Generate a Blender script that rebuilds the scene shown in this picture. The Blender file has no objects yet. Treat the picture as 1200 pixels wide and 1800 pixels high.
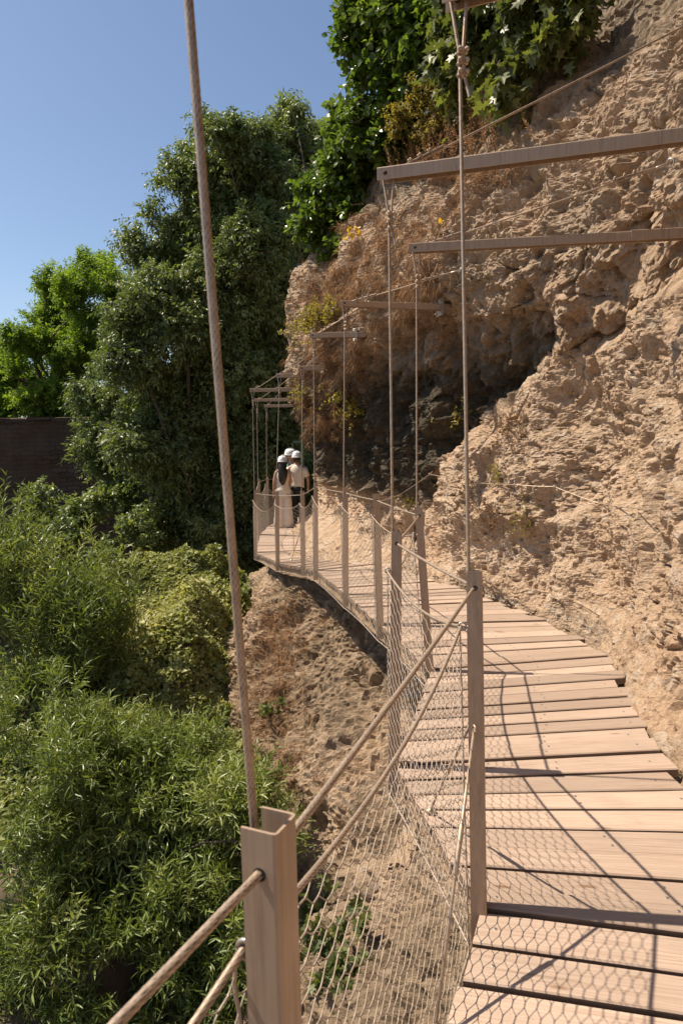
import bpy, math, random
import numpy as np
from mathutils import Vector, Matrix
random.seed(7); rng = np.random.default_rng(11)
R = math.radians
S = bpy.context.scene
COL = S.collection

# ------------------------------------------------------------------ camera
CAM = np.array([0.0, 0.0, 1.55]); FPX = 1200.0
TH = math.atan(125/1200.0); RO = 0.013
_f = np.array([0, math.cos(TH), -math.sin(TH)]); _r = np.array([1.0, 0, 0]); _u = np.array([0, math.sin(TH), math.cos(TH)])
CR = math.cos(RO)*_r - math.sin(RO)*_u; CU = math.sin(RO)*_r + math.cos(RO)*_u; CF = _f
cam = bpy.data.cameras.new('camera'); camo = bpy.data.objects.new('camera', cam); COL.objects.link(camo)
camo.matrix_world = Matrix(((CR[0], CU[0], -CF[0], CAM[0]), (CR[1], CU[1], -CF[1], CAM[1]), (CR[2], CU[2], -CF[2], CAM[2]), (0, 0, 0, 1)))
cam.sensor_fit = 'VERTICAL'; cam.sensor_height = 36; cam.lens = 24.0
cam.clip_start = 0.02; cam.clip_end = 3000
cam.dof.use_dof = True; cam.dof.focus_distance = 5.0; cam.dof.aperture_fstop = 10.0
S.camera = camo
# ------------------------------------------------------------------ sky, sun, exposure
EL = R(56); TOSUN = Vector((-0.962*math.cos(EL), 0.272*math.cos(EL), math.sin(EL)))
W = bpy.data.worlds.new('World'); S.world = W; W.use_nodes = True
wn = W.node_tree; bgn = wn.nodes['Background']
sky = wn.nodes.new('ShaderNodeTexSky'); sky.sky_type = 'NISHITA'; sky.sun_disc = False
sky.sun_elevation = EL; sky.sun_rotation = math.atan2(TOSUN.x, TOSUN.y); sky.altitude = 600; sky.air_density = 1.0; sky.dust_density = 1.4; sky.ozone_density = 1.6
wn.links.new(sky.outputs[0], bgn.inputs[0]); bgn.inputs[1].default_value = 0.084
sl = bpy.data.lights.new('sun', 'SUN'); sl.energy = 5.0; sl.angle = R(0.53); sl.color = (1.0, 0.88, 0.72)
so = bpy.data.objects.new('sun', sl); COL.objects.link(so); so.rotation_euler = TOSUN.to_track_quat('Z', 'Y').to_euler(); so.location = (-20, 5, 30)
S.view_settings.view_transform = 'Standard'; S.view_settings.look = 'None'; S.view_settings.exposure = 0.7; S.view_settings.gamma = 1

def ray(px, py): return CF + (px-600)/FPX*CR - (py-900)/FPX*CU
def P(px, py, d): return CAM + d*ray(px, py)
def Pz(px, py, z):
    v = ray(px, py); return CAM + v*((z-CAM[2])/v[2])
def depth(p): return float(np.dot(np.asarray(p)-CAM, CF))
def proj(V):
    q = np.asarray(V)-CAM; d = q@CF; d = np.where(np.abs(d) < 1e-6, 1e-6, d)
    return 600+FPX*(q@CR)/d, 900-FPX*(q@CU)/d, d
def nrm(v):
    v = np.asarray(v, float); return v/np.maximum(np.linalg.norm(v, axis=-1, keepdims=True), 1e-9)

# ------------------------------------------------------------------ object helpers
def tag(o, label=None, cat=None, group=None, kind=None):
    if label: o['label'] = label
    if cat: o['category'] = cat
    if group: o['group'] = group
    if kind: o['kind'] = kind
    return o
def empty(name, loc=(0, 0, 0)):
    o = bpy.data.objects.new(name, None); o.empty_display_size = 0.1; COL.objects.link(o); o.location = loc; return o
def link(name, me, parent=None):
    o = bpy.data.objects.new(name, me); COL.objects.link(o)
    if parent is not None:
        o.parent = parent
        root = parent
        loc = Vector((0, 0, 0))
        while root is not None: loc += Vector(root.location); root = root.parent
        o.location = -loc if parent.type == 'EMPTY' else (0, 0, 0)
    return o
def np_obj(name, V, faces, mat, parent=None, attrs=None, smooth=False, matidx=None):
    V = np.asarray(V, np.float32)
    if not isinstance(faces, (list, tuple)): faces = [faces]
    faces = [np.asarray(f, np.int32) for f in faces if len(f)]
    me = bpy.data.meshes.new(name); me.vertices.add(len(V)); me.vertices.foreach_set('co', V.ravel())
    loops = np.concatenate([f.ravel() for f in faces]); tot = np.concatenate([np.full(len(f), f.shape[1], np.int32) for f in faces])
    me.loops.add(len(loops)); me.loops.foreach_set('vertex_index', loops)
    me.polygons.add(len(tot)); st = np.concatenate([[0], np.cumsum(tot)[:-1]]).astype(np.int32)
    me.polygons.foreach_set('loop_start', st)
    me.polygons.foreach_set('use_smooth', np.full(len(tot), bool(smooth)))
    mats = mat if isinstance(mat, (list, tuple)) else [mat]
    for m in mats: me.materials.append(m)
    if matidx is not None: me.polygons.foreach_set('material_index', np.asarray(matidx, np.int32))
    me.update(calc_edges=True)
    if attrs:
        for k, a in attrs.items():
            at = me.attributes.new(k, 'FLOAT', 'POINT'); at.data.foreach_set('value', np.asarray(a, np.float32))
    return link(name, me, parent)
class MB:
    """collects shapes that become ONE mesh object"""
    def __init__(s): s.v = []; s.f = []; s.n = 0; s.sm = []; s.rn = []; s.cur = 0.5
    def add(s, V, F, smooth=False):
        V = np.asarray(V, float); s.v.append(V); s.rn.append(np.full(len(V), s.cur))
        for f in F: s.f.append([int(i)+s.n for i in f]); s.sm.append(smooth)
        s.n += len(V)
    def box(s, c, ax, half):
        c = np.asarray(c, float); ax = [np.asarray(a, float) for a in ax]
        V = [c+ax[0]*half[0]*i+ax[1]*half[1]*j+ax[2]*half[2]*k for i in (-1, 1) for j in (-1, 1) for k in (-1, 1)]
        s.add(V, [(0, 1, 3, 2), (4, 6, 7, 5), (0, 4, 5, 1), (2, 3, 7, 6), (0, 2, 6, 4), (1, 5, 7, 3)])
    def hexa(s, lo, hi):   # lo, hi : 4 corners each
        s.add(list(lo)+list(hi), [(3, 2, 1, 0), (4, 5, 6, 7), (0, 1, 5, 4), (1, 2, 6, 5), (2, 3, 7, 6), (3, 0, 4, 7)])
    def tube(s, pts, r, n=8, caps=True):
        pts = np.asarray(pts, float); m = len(pts); rr = np.full(m, r) if np.isscalar(r) else np.asarray(r)
        T = nrm(np.gradient(pts, axis=0)); a = np.array([0, 0, 1.0]) if abs(T[0][2]) < 0.9 else np.array([1.0, 0, 0])
        u = nrm(np.cross(T[0], a)); V = []
        for i in range(m):
            u = nrm(u - T[i]*np.dot(u, T[i])); w = np.cross(T[i], u)
            for k in range(n):
                an = 2*math.pi*k/n; V.append(pts[i]+rr[i]*(math.cos(an)*u+math.sin(an)*w))
        F = [(i*n+k, i*n+(k+1) % n, (i+1)*n+(k+1) % n, (i+1)*n+k) for i in range(m-1) for k in range(n)]
        if caps: F += [tuple(range(n-1, -1, -1)), tuple((m-1)*n+k for k in range(n))]
        s.add(V, F, True)
    def lathe(s, c, axis, prof, n=12):
        c = np.asarray(c, float); axis = nrm(axis); a = np.array([0, 0, 1.0]) if abs(axis[2]) < 0.9 else np.array([1.0, 0, 0])
        u = nrm(np.cross(axis, a)); w = np.cross(axis, u); V = []
        for r, h in prof:
            for k in range(n):
                an = 2*math.pi*k/n; V.append(c+axis*h+r*(math.cos(an)*u+math.sin(an)*w))
        m = len(prof)
        F = [(i*n+k, i*n+(k+1) % n, (i+1)*n+(k+1) % n, (i+1)*n+k) for i in range(m-1) for k in range(n)]
        F += [tuple(range(n-1, -1, -1)), tuple((m-1)*n+k for k in range(n))]
        s.add(V, F, True)
    def ring(s, c, axis, Rr, r, n=16, k=6, arc=2*math.pi):
        axis = nrm(axis); a = np.array([0, 0, 1.0]) if abs(axis[2]) < 0.9 else np.array([1.0, 0, 0])
        u = nrm(np.cross(axis, a)); w = np.cross(axis, u); c = np.asarray(c, float)
        s.tube([c+Rr*(math.cos(t)*u+math.sin(t)*w) for t in np.linspace(0, arc, n)], r, k)
    def loft(s, rings, smooth=True):    # rings: list of (k,3) arrays
        k = len(rings[0]); V = np.concatenate(rings); m = len(rings)
        F = [(i*k+j, i*k+(j+1) % k, (i+1)*k+(j+1) % k, (i+1)*k+j) for i in range(m-1) for j in range(k)]
        F += [tuple(range(k-1, -1, -1)), tuple((m-1)*k+j for j in range(k))]
        s.add(V, F, smooth)
    def channel(s, p0, p1, openv, w=0.05, dep=0.05, t=0.004, c=0.006):
        """U profile from p0 to p1; openv = the way its mouth faces"""
        p0 = np.asarray(p0, float); p1 = np.asarray(p1, float); ax = nrm(p1-p0); o = nrm(openv-ax*np.dot(openv, ax)); sd = np.cross(ax, o)
        out = [(-w/2, dep), (-w/2, c), (-w/2+c*.3, c*.3), (-w/2+c, 0), (w/2-c, 0), (w/2-c*.3, c*.3), (w/2, c), (w/2, dep)]
        inn = [(-w/2+t, dep), (-w/2+t, c+t), (-w/2+t+c*.15, t+c*.15), (-w/2+c, t), (w/2-c, t), (w/2-t-c*.15, t+c*.15), (w/2-t, c+t), (w/2-t, dep)]
        n = 8; V = []
        for p in (p0, p1):
            for pr in (out, inn): V += [p+sd*a+o*(b-dep/2) for a, b in pr]
        F = []
        for i in range(n-1):
            F += [(i, i+1, 2*n+i+1, 2*n+i), (n+i+1, n+i, 3*n+i, 3*n+i+1), (i+1, i, n+i, n+i+1), (2*n+i, 2*n+i+1, 3*n+i+1, 3*n+i)]
        F += [(0, 2*n, 3*n, n), (n-1, 2*n-1, 4*n-1, 3*n-1)]
        s.add(V, F)
    def build(s, name, mat, parent=None):
        me = bpy.data.meshes.new(name); V = np.concatenate(s.v); me.from_pydata(V.tolist(), [], s.f)
        me.polygons.foreach_set('use_smooth', np.array(s.sm, bool)); me.materials.append(mat)
        at = me.attributes.new('rnd', 'FLOAT', 'POINT'); at.data.foreach_set('value', np.concatenate(s.rn).astype(np.float32))
        me.update(); return link(name, me, parent)

def rope_mesh(pts, r, strands=5, pitch=0.075, n=30, step=None, amp=0.42):
    """twisted wire rope as real lobed, twisting geometry"""
    pts = np.asarray(pts, float); seg = np.linalg.norm(np.diff(pts, axis=0), axis=1); L = np.concatenate([[0], np.cumsum(seg)])
    step = step or r*0.9; m = max(3, int(L[-1]/step)); s = np.linspace(0, L[-1], m)
    Q = np.stack([np.interp(s, L, pts[:, i]) for i in range(3)], 1); T = nrm(np.gradient(Q, axis=0))
    a = np.array([0.3, 0.2, 1.0]) if abs(T[0][2]) < 0.8 else np.array([1.0, 0.2, 0])
    U = nrm(np.cross(T, a)); Wv = np.cross(T, U); an = np.arange(n)/n*2*math.pi
    tw = s/pitch*2*math.pi
    lob = np.abs(np.cos(strands/2.0*(an[None]-tw[:, None]))); rad = r*(1-amp+amp*np.power(lob, 0.45))
    V = Q[:, None]+rad[..., None]*(np.cos(an)[None, :, None]*U[:, None]+np.sin(an)[None, :, None]*Wv[:, None])
    i = np.arange(m-1)[:, None]*n; k = np.arange(n)[None]; k2 = (k+1) % n
    F = np.stack([i+k, i+k2, i+n+k2, i+n+k], -1).reshape(-1, 4)
    return V.reshape(-1, 3), F, (1-np.power(lob, .5)).ravel()
def rope(name, pts, r, mat, parent=None, lod=0, **kw):
    if lod: V, F, g_ = rope_mesh(pts, r, n=15, step=r*1.8, **kw)
    else: V, F, g_ = rope_mesh(pts, r, **kw)
    return np_obj(name, V, F, mat, parent, {'groove': g_}, smooth=True)
def sagline(a, b, sag, n=24):
    a = np.asarray(a, float); b = np.asarray(b, float); t = np.linspace(0, 1, n)[:, None]
    p = a+(b-a)*t; p[:, 2] -= sag*4*(t*(1-t))[:, 0]; return p

# ------------------------------------------------------------------ noise
def _h(ix, iy, iz, seed):
    h = (ix.astype(np.uint32)*np.uint32(374761393) + iy.astype(np.uint32)*np.uint32(668265263) + iz.astype(np.uint32)*np.uint32(2147483647) + np.uint32(seed*144665+12345))
    h = (h ^ (h >> np.uint32(13)))*np.uint32(1274126177); h = (h ^ (h >> np.uint32(16)))*np.uint32(2246822519); h ^= h >> np.uint32(13)
    return (h & np.uint32(0xffffff)).astype(np.float32)/np.float32(0xffffff)
def vnoise(p, seed=0):
    p = np.asarray(p, np.float32); i = np.floor(p).astype(np.int32); f = p-i; f = f*f*f*(f*(f*6-15)+10); r = 0
    for dx in (0, 1):
        for dy in (0, 1):
            for dz in (0, 1):
                w = (f[:, 0] if dx else 1-f[:, 0])*(f[:, 1] if dy else 1-f[:, 1])*(f[:, 2] if dz else 1-f[:, 2])
                r = r+w*_h(i[:, 0]+dx, i[:, 1]+dy, i[:, 2]+dz, seed)
    return r*2-1
def fbm(p, oct=4, seed=0, gain=0.5, lac=2.03):
    r = 0; a = 1.0; q = np.asarray(p, np.float32)
    for o in range(oct): r = r+a*vnoise(q, seed+o); a *= gain; q = q*lac+3.7
    return r
def worley(p, seed=0):
    p = np.asarray(p, np.float32); i = np.floor(p).astype(np.int32); f = p-i
    d1 = np.full(len(p), 9., np.float32); idv = np.zeros(len(p), np.float32)
    for dx in (-1, 0, 1):
        for dy in (-1, 0, 1):
            for dz in (-1, 0, 1):
                a, b, c = i[:, 0]+dx, i[:, 1]+dy, i[:, 2]+dz
                h1 = _h(a, b, c, seed)
                d = (dx+h1-f[:, 0])**2+(dy+_h(a, b, c, seed+1)-f[:, 1])**2+(dz+_h(a, b, c, seed+2)-f[:, 2])**2
                m = d < d1; d1 = np.where(m, d, d1); idv = np.where(m, h1, idv)
    return np.sqrt(d1), idv
def sstep(a, b, x): t = np.clip((x-a)/(b-a), 0, 1); return t*t*(3-2*t)

# ------------------------------------------------------------------ materials
def new_mat(name, rough=0.6, metal=0.0):
    m = bpy.data.materials.new(name); m.use_nodes = True; nt = m.node_tree; b = nt.nodes['Principled BSDF']
    b.inputs['Roughness'].default_value = rough; b.inputs['Metallic'].default_value = metal
    return m, nt, b
def nd(nt, t, **kw):
    n = nt.nodes.new(t)
    for k, v in kw.items():
        if k in n.inputs: n.inputs[k].default_value = v
        else: setattr(n, k, v)
    return n
def ramp(nt, src, stops):
    r = nt.nodes.new('ShaderNodeValToRGB'); e = r.color_ramp.elements
    while len(e) < len(stops): e.new(0.5)
    for el, (p, c) in zip(e, stops): el.position = p; el.color = (*c, 1)
    nt.links.new(src, r.inputs[0]); return r.outputs[0]
def mixc(nt, fac, a, b, mode='MIX'):
    m = nt.nodes.new('ShaderNodeMix'); m.data_type = 'RGBA'; m.blend_type = mode
    for sock, v in ((m.inputs[0], fac), (m.inputs[6], a), (m.inputs[7], b)):
        if hasattr(v, 'links'): nt.links.new(v, sock)
        elif isinstance(v, tuple): sock.default_value = (*v, 1)
        else: sock.default_value = v
    return m.outputs[2]
def attr(nt, name): a = nt.nodes.new('ShaderNodeAttribute'); a.attribute_name = name; return a.outputs['Fac']
def objco(nt, scale=None):
    g = nt.nodes.new('ShaderNodeNewGeometry'); m = nt.nodes.new('ShaderNodeMapping'); nt.links.new(g.outputs['Position'], m.inputs[0])
    if scale: m.inputs['Scale'].default_value = scale
    return m.outputs[0]
def noise(nt, co, scale, detail=6, rough=0.6, dist=0.0):
    n = nd(nt, 'ShaderNodeTexNoise', Scale=scale, Detail=detail, Roughness=rough, Distortion=dist); nt.links.new(co, n.inputs['Vector']); return n.outputs['Fac']
def bump(nt, h, strength, dist, prev=None):
    b = nd(nt, 'ShaderNodeBump', Strength=strength, Distance=dist); nt.links.new(h, b.inputs['Height'])
    if prev is not None: nt.links.new(prev, b.inputs['Normal'])
    return b.outputs[0]
def simple(name, c0, c1, rough=0.6, metal=0.0, scale=20, bmp=0.0, bd=0.005, stretch=None):
    m, nt, b = new_mat(name, rough, metal); co = objco(nt, stretch); n = noise(nt, co, scale)
    nt.links.new(ramp(nt, n, [(0.3, c0), (0.7, c1)]), b.inputs['Base Color'])
    if bmp: nt.links.new(bump(nt, n, bmp, bd), b.inputs['Normal'])
    return m
def leaf_mat(name, cols, rough=0.38, trans=0.35, tcol=None, spec=0.5):
    m, nt, b = new_mat(name, rough); a = attr(nt, 'rnd')
    st = [(i/(len(cols)-1), c) for i, c in enumerate(cols)]; c = ramp(nt, a, st); nt.links.new(c, b.inputs['Base Color'])
    b.inputs['Specular IOR Level'].default_value = spec
    t = nt.nodes.new('ShaderNodeBsdfTranslucent'); tc = mixc(nt, 1.0, c, tcol or (1.0, 1.0, 0.45), 'MULTIPLY')
    g = nt.nodes.new('ShaderNodeVectorMath'); g.operation = 'SCALE'; g.inputs[3].default_value = 1.6; nt.links.new(tc, g.inputs[0]); nt.links.new(g.outputs[0], t.inputs[0])
    mx = nt.nodes.new('ShaderNodeMixShader'); mx.inputs[0].default_value = trans
    nt.links.new(b.outputs[0], mx.inputs[1]); nt.links.new(t.outputs[0], mx.inputs[2]); nt.links.new(mx.outputs[0], nt.nodes['Material Output'].inputs[0]); return m

def rock_material():
    m, nt, b = new_mat('conglomerate_rock', 0.92); b.inputs['Specular IOR Level'].default_value = 0.15; co = objco(nt)
    big = noise(nt, co, 0.9, 5, 0.6); mid = noise(nt, co, 5.0, 8, 0.65); fine = noise(nt, co, 38, 6, 0.7)
    c = ramp(nt, mid, [(0.30, (.37, .25, .155)), (0.5, (.53, .38, .25)), (0.72, (.62, .475, .335))])
    c = mixc(nt, ramp(nt, big, [(0.42, (0, 0, 0)), (0.62, (1, 1, 1))]), c, (.52, .33, .19))
    c = mixc(nt, 0.55, c, ramp(nt, fine, [(0.3, (.26, .18, .12)), (0.7, (.66, .50, .36))]))
    # single pebbles set in the matrix keep a tone of their own
    v = nd(nt, 'ShaderNodeTexVoronoi', Scale=17.0); nt.links.new(co, v.inputs['Vector'])
    sp = nt.nodes.new('ShaderNodeSeparateColor'); nt.links.new(v.outputs['Color'], sp.inputs[0])
    c = mixc(nt, ramp(nt, sp.outputs[0], [(0.72, (0, 0, 0)), (0.95, (.55, .55, .55))]), c, (.60, .50, .40))
    stk = noise(nt, objco(nt, (6, 6, .9)), 1.0, 6, 0.65); c = mixc(nt, ramp(nt, stk, [(.54, (0, 0, 0)), (.74, (.5, .5, .5))]), c, (.25, .165, .10))
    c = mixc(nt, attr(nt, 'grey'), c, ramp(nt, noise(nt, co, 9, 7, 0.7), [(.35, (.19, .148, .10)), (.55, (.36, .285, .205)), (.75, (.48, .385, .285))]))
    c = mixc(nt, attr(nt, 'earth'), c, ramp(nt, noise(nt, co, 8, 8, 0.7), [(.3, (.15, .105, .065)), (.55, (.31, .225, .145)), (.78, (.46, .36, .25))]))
    # lichen and dark moss crust
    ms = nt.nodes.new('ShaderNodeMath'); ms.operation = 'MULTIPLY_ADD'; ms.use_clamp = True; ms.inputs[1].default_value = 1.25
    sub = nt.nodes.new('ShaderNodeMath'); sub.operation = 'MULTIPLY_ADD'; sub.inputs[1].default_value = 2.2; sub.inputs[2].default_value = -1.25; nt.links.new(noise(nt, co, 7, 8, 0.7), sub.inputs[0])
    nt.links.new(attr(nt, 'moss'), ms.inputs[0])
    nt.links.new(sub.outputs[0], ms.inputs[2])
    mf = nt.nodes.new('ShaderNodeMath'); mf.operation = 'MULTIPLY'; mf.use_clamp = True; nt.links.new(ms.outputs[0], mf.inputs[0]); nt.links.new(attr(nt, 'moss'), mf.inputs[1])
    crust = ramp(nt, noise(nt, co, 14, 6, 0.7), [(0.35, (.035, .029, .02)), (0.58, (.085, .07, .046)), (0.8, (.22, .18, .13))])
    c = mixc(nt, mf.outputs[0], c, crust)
    nt.links.new(c, b.inputs['Base Color'])
    n1 = bump(nt, noise(nt, co, 26, 8, 0.72), 1.0, 0.04); v2 = nd(nt, 'ShaderNodeTexVoronoi', Scale=42.0); nt.links.new(co, v2.inputs['Vector'])
    n2 = bump(nt, v2.outputs['Distance'], 0.5, 0.012, n1); n3 = bump(nt, noise(nt, co, 120, 4, 0.7), 0.8, 0.007, n2)
    nt.links.new(n3, b.inputs['Normal']); return m
def wood_material(name, cols, rough=0.62):
    m, nt, b = new_mat(name, rough); b.inputs['Specular IOR Level'].default_value = 0.3
    rnd = attr(nt, 'rnd'); uvx = attr(nt, 'gx'); uvy = attr(nt, 'gy')
    cmb = nt.nodes.new('ShaderNodeCombineXYZ'); nt.links.new(uvx, cmb.inputs[0]); nt.links.new(uvy, cmb.inputs[1]); nt.links.new(rnd, cmb.inputs[2])
    mp = nt.nodes.new('ShaderNodeMapping'); mp.inputs['Scale'].default_value = (2.0, 48, 37); nt.links.new(cmb.outputs[0], mp.inputs[0])
    g = noise(nt, mp.outputs[0], 1.6, 7, 0.62, 0.9)
    mp2 = nt.nodes.new('ShaderNodeMapping'); mp2.inputs['Scale'].default_value = (2.2, 7, 37); nt.links.new(cmb.outputs[0], mp2.inputs[0])
    w = nd(nt, 'ShaderNodeTexWave', Scale=3.0, Distortion=7.0, Detail=4.0); w.bands_direction = 'Y'; nt.links.new(mp2.outputs[0], w.inputs['Vector']); w.inputs['Detail Scale'].default_value = 0.6
    c = ramp(nt, g, [(0.28, cols[0]), (0.5, cols[1]), (0.75, cols[2])])
    c = mixc(nt, 0.28, c, ramp(nt, w.outputs['Fac'], [(0.0, cols[0]), (0.6, cols[2]), (1.0, cols[1])]))
    hs = nt.nodes.new('ShaderNodeHueSaturation'); nt.links.new(c, hs.inputs['Color'])
    mr = nt.nodes.new('ShaderNodeMapRange'); mr.inputs[3].default_value = 0.74; mr.inputs[4].default_value = 1.16; nt.links.new(rnd, mr.inputs[0]); nt.links.new(mr.outputs[0], hs.inputs['Value'])
    mk = nt.nodes.new('ShaderNodeMapping'); mk.inputs['Scale'].default_value = (2.6, 9, 31); nt.links.new(cmb.outputs[0], mk.inputs[0])
    vk = nd(nt, 'ShaderNodeTexVoronoi', Scale=1.0); nt.links.new(mk.outputs[0], vk.inputs['Vector']); kn = ramp(nt, vk.outputs['Distance'], [(.05, (.85, .85, .85)), (.13, (0, 0, 0))])
    mc = nt.nodes.new('ShaderNodeMapping'); mc.inputs['Scale'].default_value = (.9, 55, 37); nt.links.new(cmb.outputs[0], mc.inputs[0]); cr = ramp(nt, noise(nt, mc.outputs[0], 1.0, 3, .5, .4), [(.66, (0, 0, 0)), (.72, (.75, .75, .75))])
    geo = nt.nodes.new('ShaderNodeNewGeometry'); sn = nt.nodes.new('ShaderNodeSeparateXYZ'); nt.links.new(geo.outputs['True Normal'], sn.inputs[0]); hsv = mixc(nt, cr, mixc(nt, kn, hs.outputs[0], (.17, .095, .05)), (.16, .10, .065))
    blot = noise(nt, objco(nt), 5.0, 5, 0.6); c2 = mixc(nt, ramp(nt, blot, [(0.45, (0, 0, 0)), (0.75, (.45, .45, .45))]), hsv, (.30, .235, .18)); c2 = mixc(nt, ramp(nt, sn.outputs[2], [(.3, (.8, .8, .8)), (.6, (0, 0, 0))]), c2, (.15, .095, .06))  # plank sides and undersides coloured darker, standing in for shade in the gaps
    gs = nd(nt, 'ShaderNodeTexVoronoi', Scale=34.0); nt.links.new(objco(nt), gs.inputs['Vector']); c2 = mixc(nt, ramp(nt, gs.outputs['Distance'], [(.05, (.7, .7, .7)), (.12, (0, 0, 0))]), c2, (.30, .21, .14))
    nt.links.new(c2, b.inputs['Base Color']); nt.links.new(bump(nt, g, 0.3, 0.004), b.inputs['Normal']); return m
M = {}
M['rock'] = rock_material()
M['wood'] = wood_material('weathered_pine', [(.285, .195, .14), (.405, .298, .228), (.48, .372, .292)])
M['edge'] = simple('raw_edge_timber', (.20, .125, .07), (.44, .29, .17), 0.85, 0, 9, 0.8, 0.03, (1, 1, 2.5))
def post_material():
    m, nt, b = new_mat('brushed_steel', 0.47, 0.25); co = objco(nt, (60, 60, 1.2)); n = noise(nt, co, 3, 6, 0.65); sm = noise(nt, objco(nt), 9, 5, 0.6)
    c = ramp(nt, n, [(0.3, (.34, .245, .17)), (0.7, (.45, .335, .24))]); st2 = noise(nt, objco(nt, (45, 45, 2.5)), 1.6, 5, .7); c = mixc(nt, ramp(nt, st2, [(.52, (0, 0, 0)), (.70, (.7, .7, .7))]), c, (.24, .155, .10)); c = mixc(nt, ramp(nt, sm, [(0.5, (0, 0, 0)), (0.75, (.5, .5, .5))]), c, (.33, .24, .18))
    nt.links.new(c, b.inputs['Base Color']); nt.links.new(ramp(nt, sm, [(0.3, (.36,)*3), (0.7, (.55,)*3)]), b.inputs['Roughness']); nt.links.new(bump(nt, n, 0.08, 0.002), b.inputs['Normal']); return m
M['steel'] = post_material()
M['cable'] = simple('steel_cable', (.30, .225, .165), (.47, .36, .27), 0.45, 0.5, 60)
def cable_mat():
    m, nt, b = new_mat('steel_cable', .45, .5); n = noise(nt, objco(nt), 60, 4); c = ramp(nt, n, [(.3, (.34, .26, .19)), (.7, (.52, .40, .30))])
    c = mixc(nt, ramp(nt, attr(nt, 'groove'), [(.25, (0, 0, 0)), (.75, (.95, .95, .95))]), c, (.085, .055, .035)); nt.links.new(c, b.inputs['Base Color']); return m
M['cable'] = cable_mat()
M['shiny'] = simple('zinc_fitting', (.36, .31, .26), (.52, .46, .40), 0.38, 0.75, 60)
M['net'] = simple('net_wire', (.30, .24, .19), (.44, .36, .29), 0.5, 0.4, 30)
M['dark'] = simple('dark_hole', (.02, .016, .012), (.05, .04, .03), 0.9)
M['screw'] = simple('zinc_screw', (.35, .33, .3), (.6, .58, .55), 0.3, 0.9, 80)
M['bark'] = simple('bark', (.05, .036, .024), (.12, .09, .06), 0.95, 0, 12, 0.9, 0.03, (1, 1, 0.3))
M['twig'] = simple('twig', (.10, .065, .035), (.19, .125, .07), 0.9, 0, 30)
M['greentwig'] = simple('green_twig', (.10, .10, .035), (.17, .16, .06), 0.8, 0, 30)

# ------------------------------------------------------------------ walkway plan (outer edge = foot of the posts)
#        name  top px      foot px     deck z
POSTPX = {'B': ((833, 1003), (841, 1602), 0.0), 'C': ((697, 935), (693, 1347), 0.0), 'D': ((735, 892), (755, 1178), 0.0),
          'E': ((661, 868), (668, 1099), 0.0), 'F': ((606.5, 857), (608, 1046), -.02), 'G': ((555, 848), (555.5, 1003), -.09),
          'H': ((531.5, 863), (533.5, 998), -.25), 'I': ((487, 865), (488.5, 990), -.32), 'J': ((449, 862), (449.5, 971), -.42),
          'K': ((455, 842), (456.5, 940), -.37), 'L': ((470, 838), (471, 925), -.42)}
post = {}
for k, (tp, fp, z) in POSTPX.items():
    b = Pz(fp[0], fp[1], z); t = P(tp[0], tp[1], depth(b)); post[k] = (b, t)
    print('post', k, 'foot', np.round(b, 2), 'height %.2f' % (t[2]-b[2]), 'depth %.2f' % depth(b))
tA = P(473, 1442, 0.845); post['A'] = (tA+np.array([0.012, -0.005, -1.10]), tA)
post['Z'] = (np.array([-0.70, -0.42, 0.0]), np.array([-0.715, -0.42, 1.08]))
post['Y'] = (np.array([-0.62, -1.9, 0.0]), np.array([-0.62, -1.9, 1.1]))
post['N'] = (np.array([-1.50, 18.4, -.5]), np.array([-1.50, 18.4, .6]))
ORDER = ['Y', 'Z', 'A', 'B', 'C', 'D', 'E', 'F', 'G', 'H', 'I', 'J', 'K', 'L', 'N']
INNER = {'Y': (1.2, -2.0), 'Z': (1.0, -.75), 'A': (1.33, .45), 'B': (1.58, 1.86), 'C': (1.52, 3.22), 'D': (1.88, 4.72), 'E': (1.74, 5.68), 'F': (1.22, 7.1), 'G': (.55, 9.0),
         'H': (.05, 10.15), 'I': (-.25, 11.0), 'J': (-.47, 12.3), 'K': (-.6, 13.7), 'L': (-.65, 15.5), 'N': (-.55, 18.5)}
print('A', post['A'])

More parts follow.
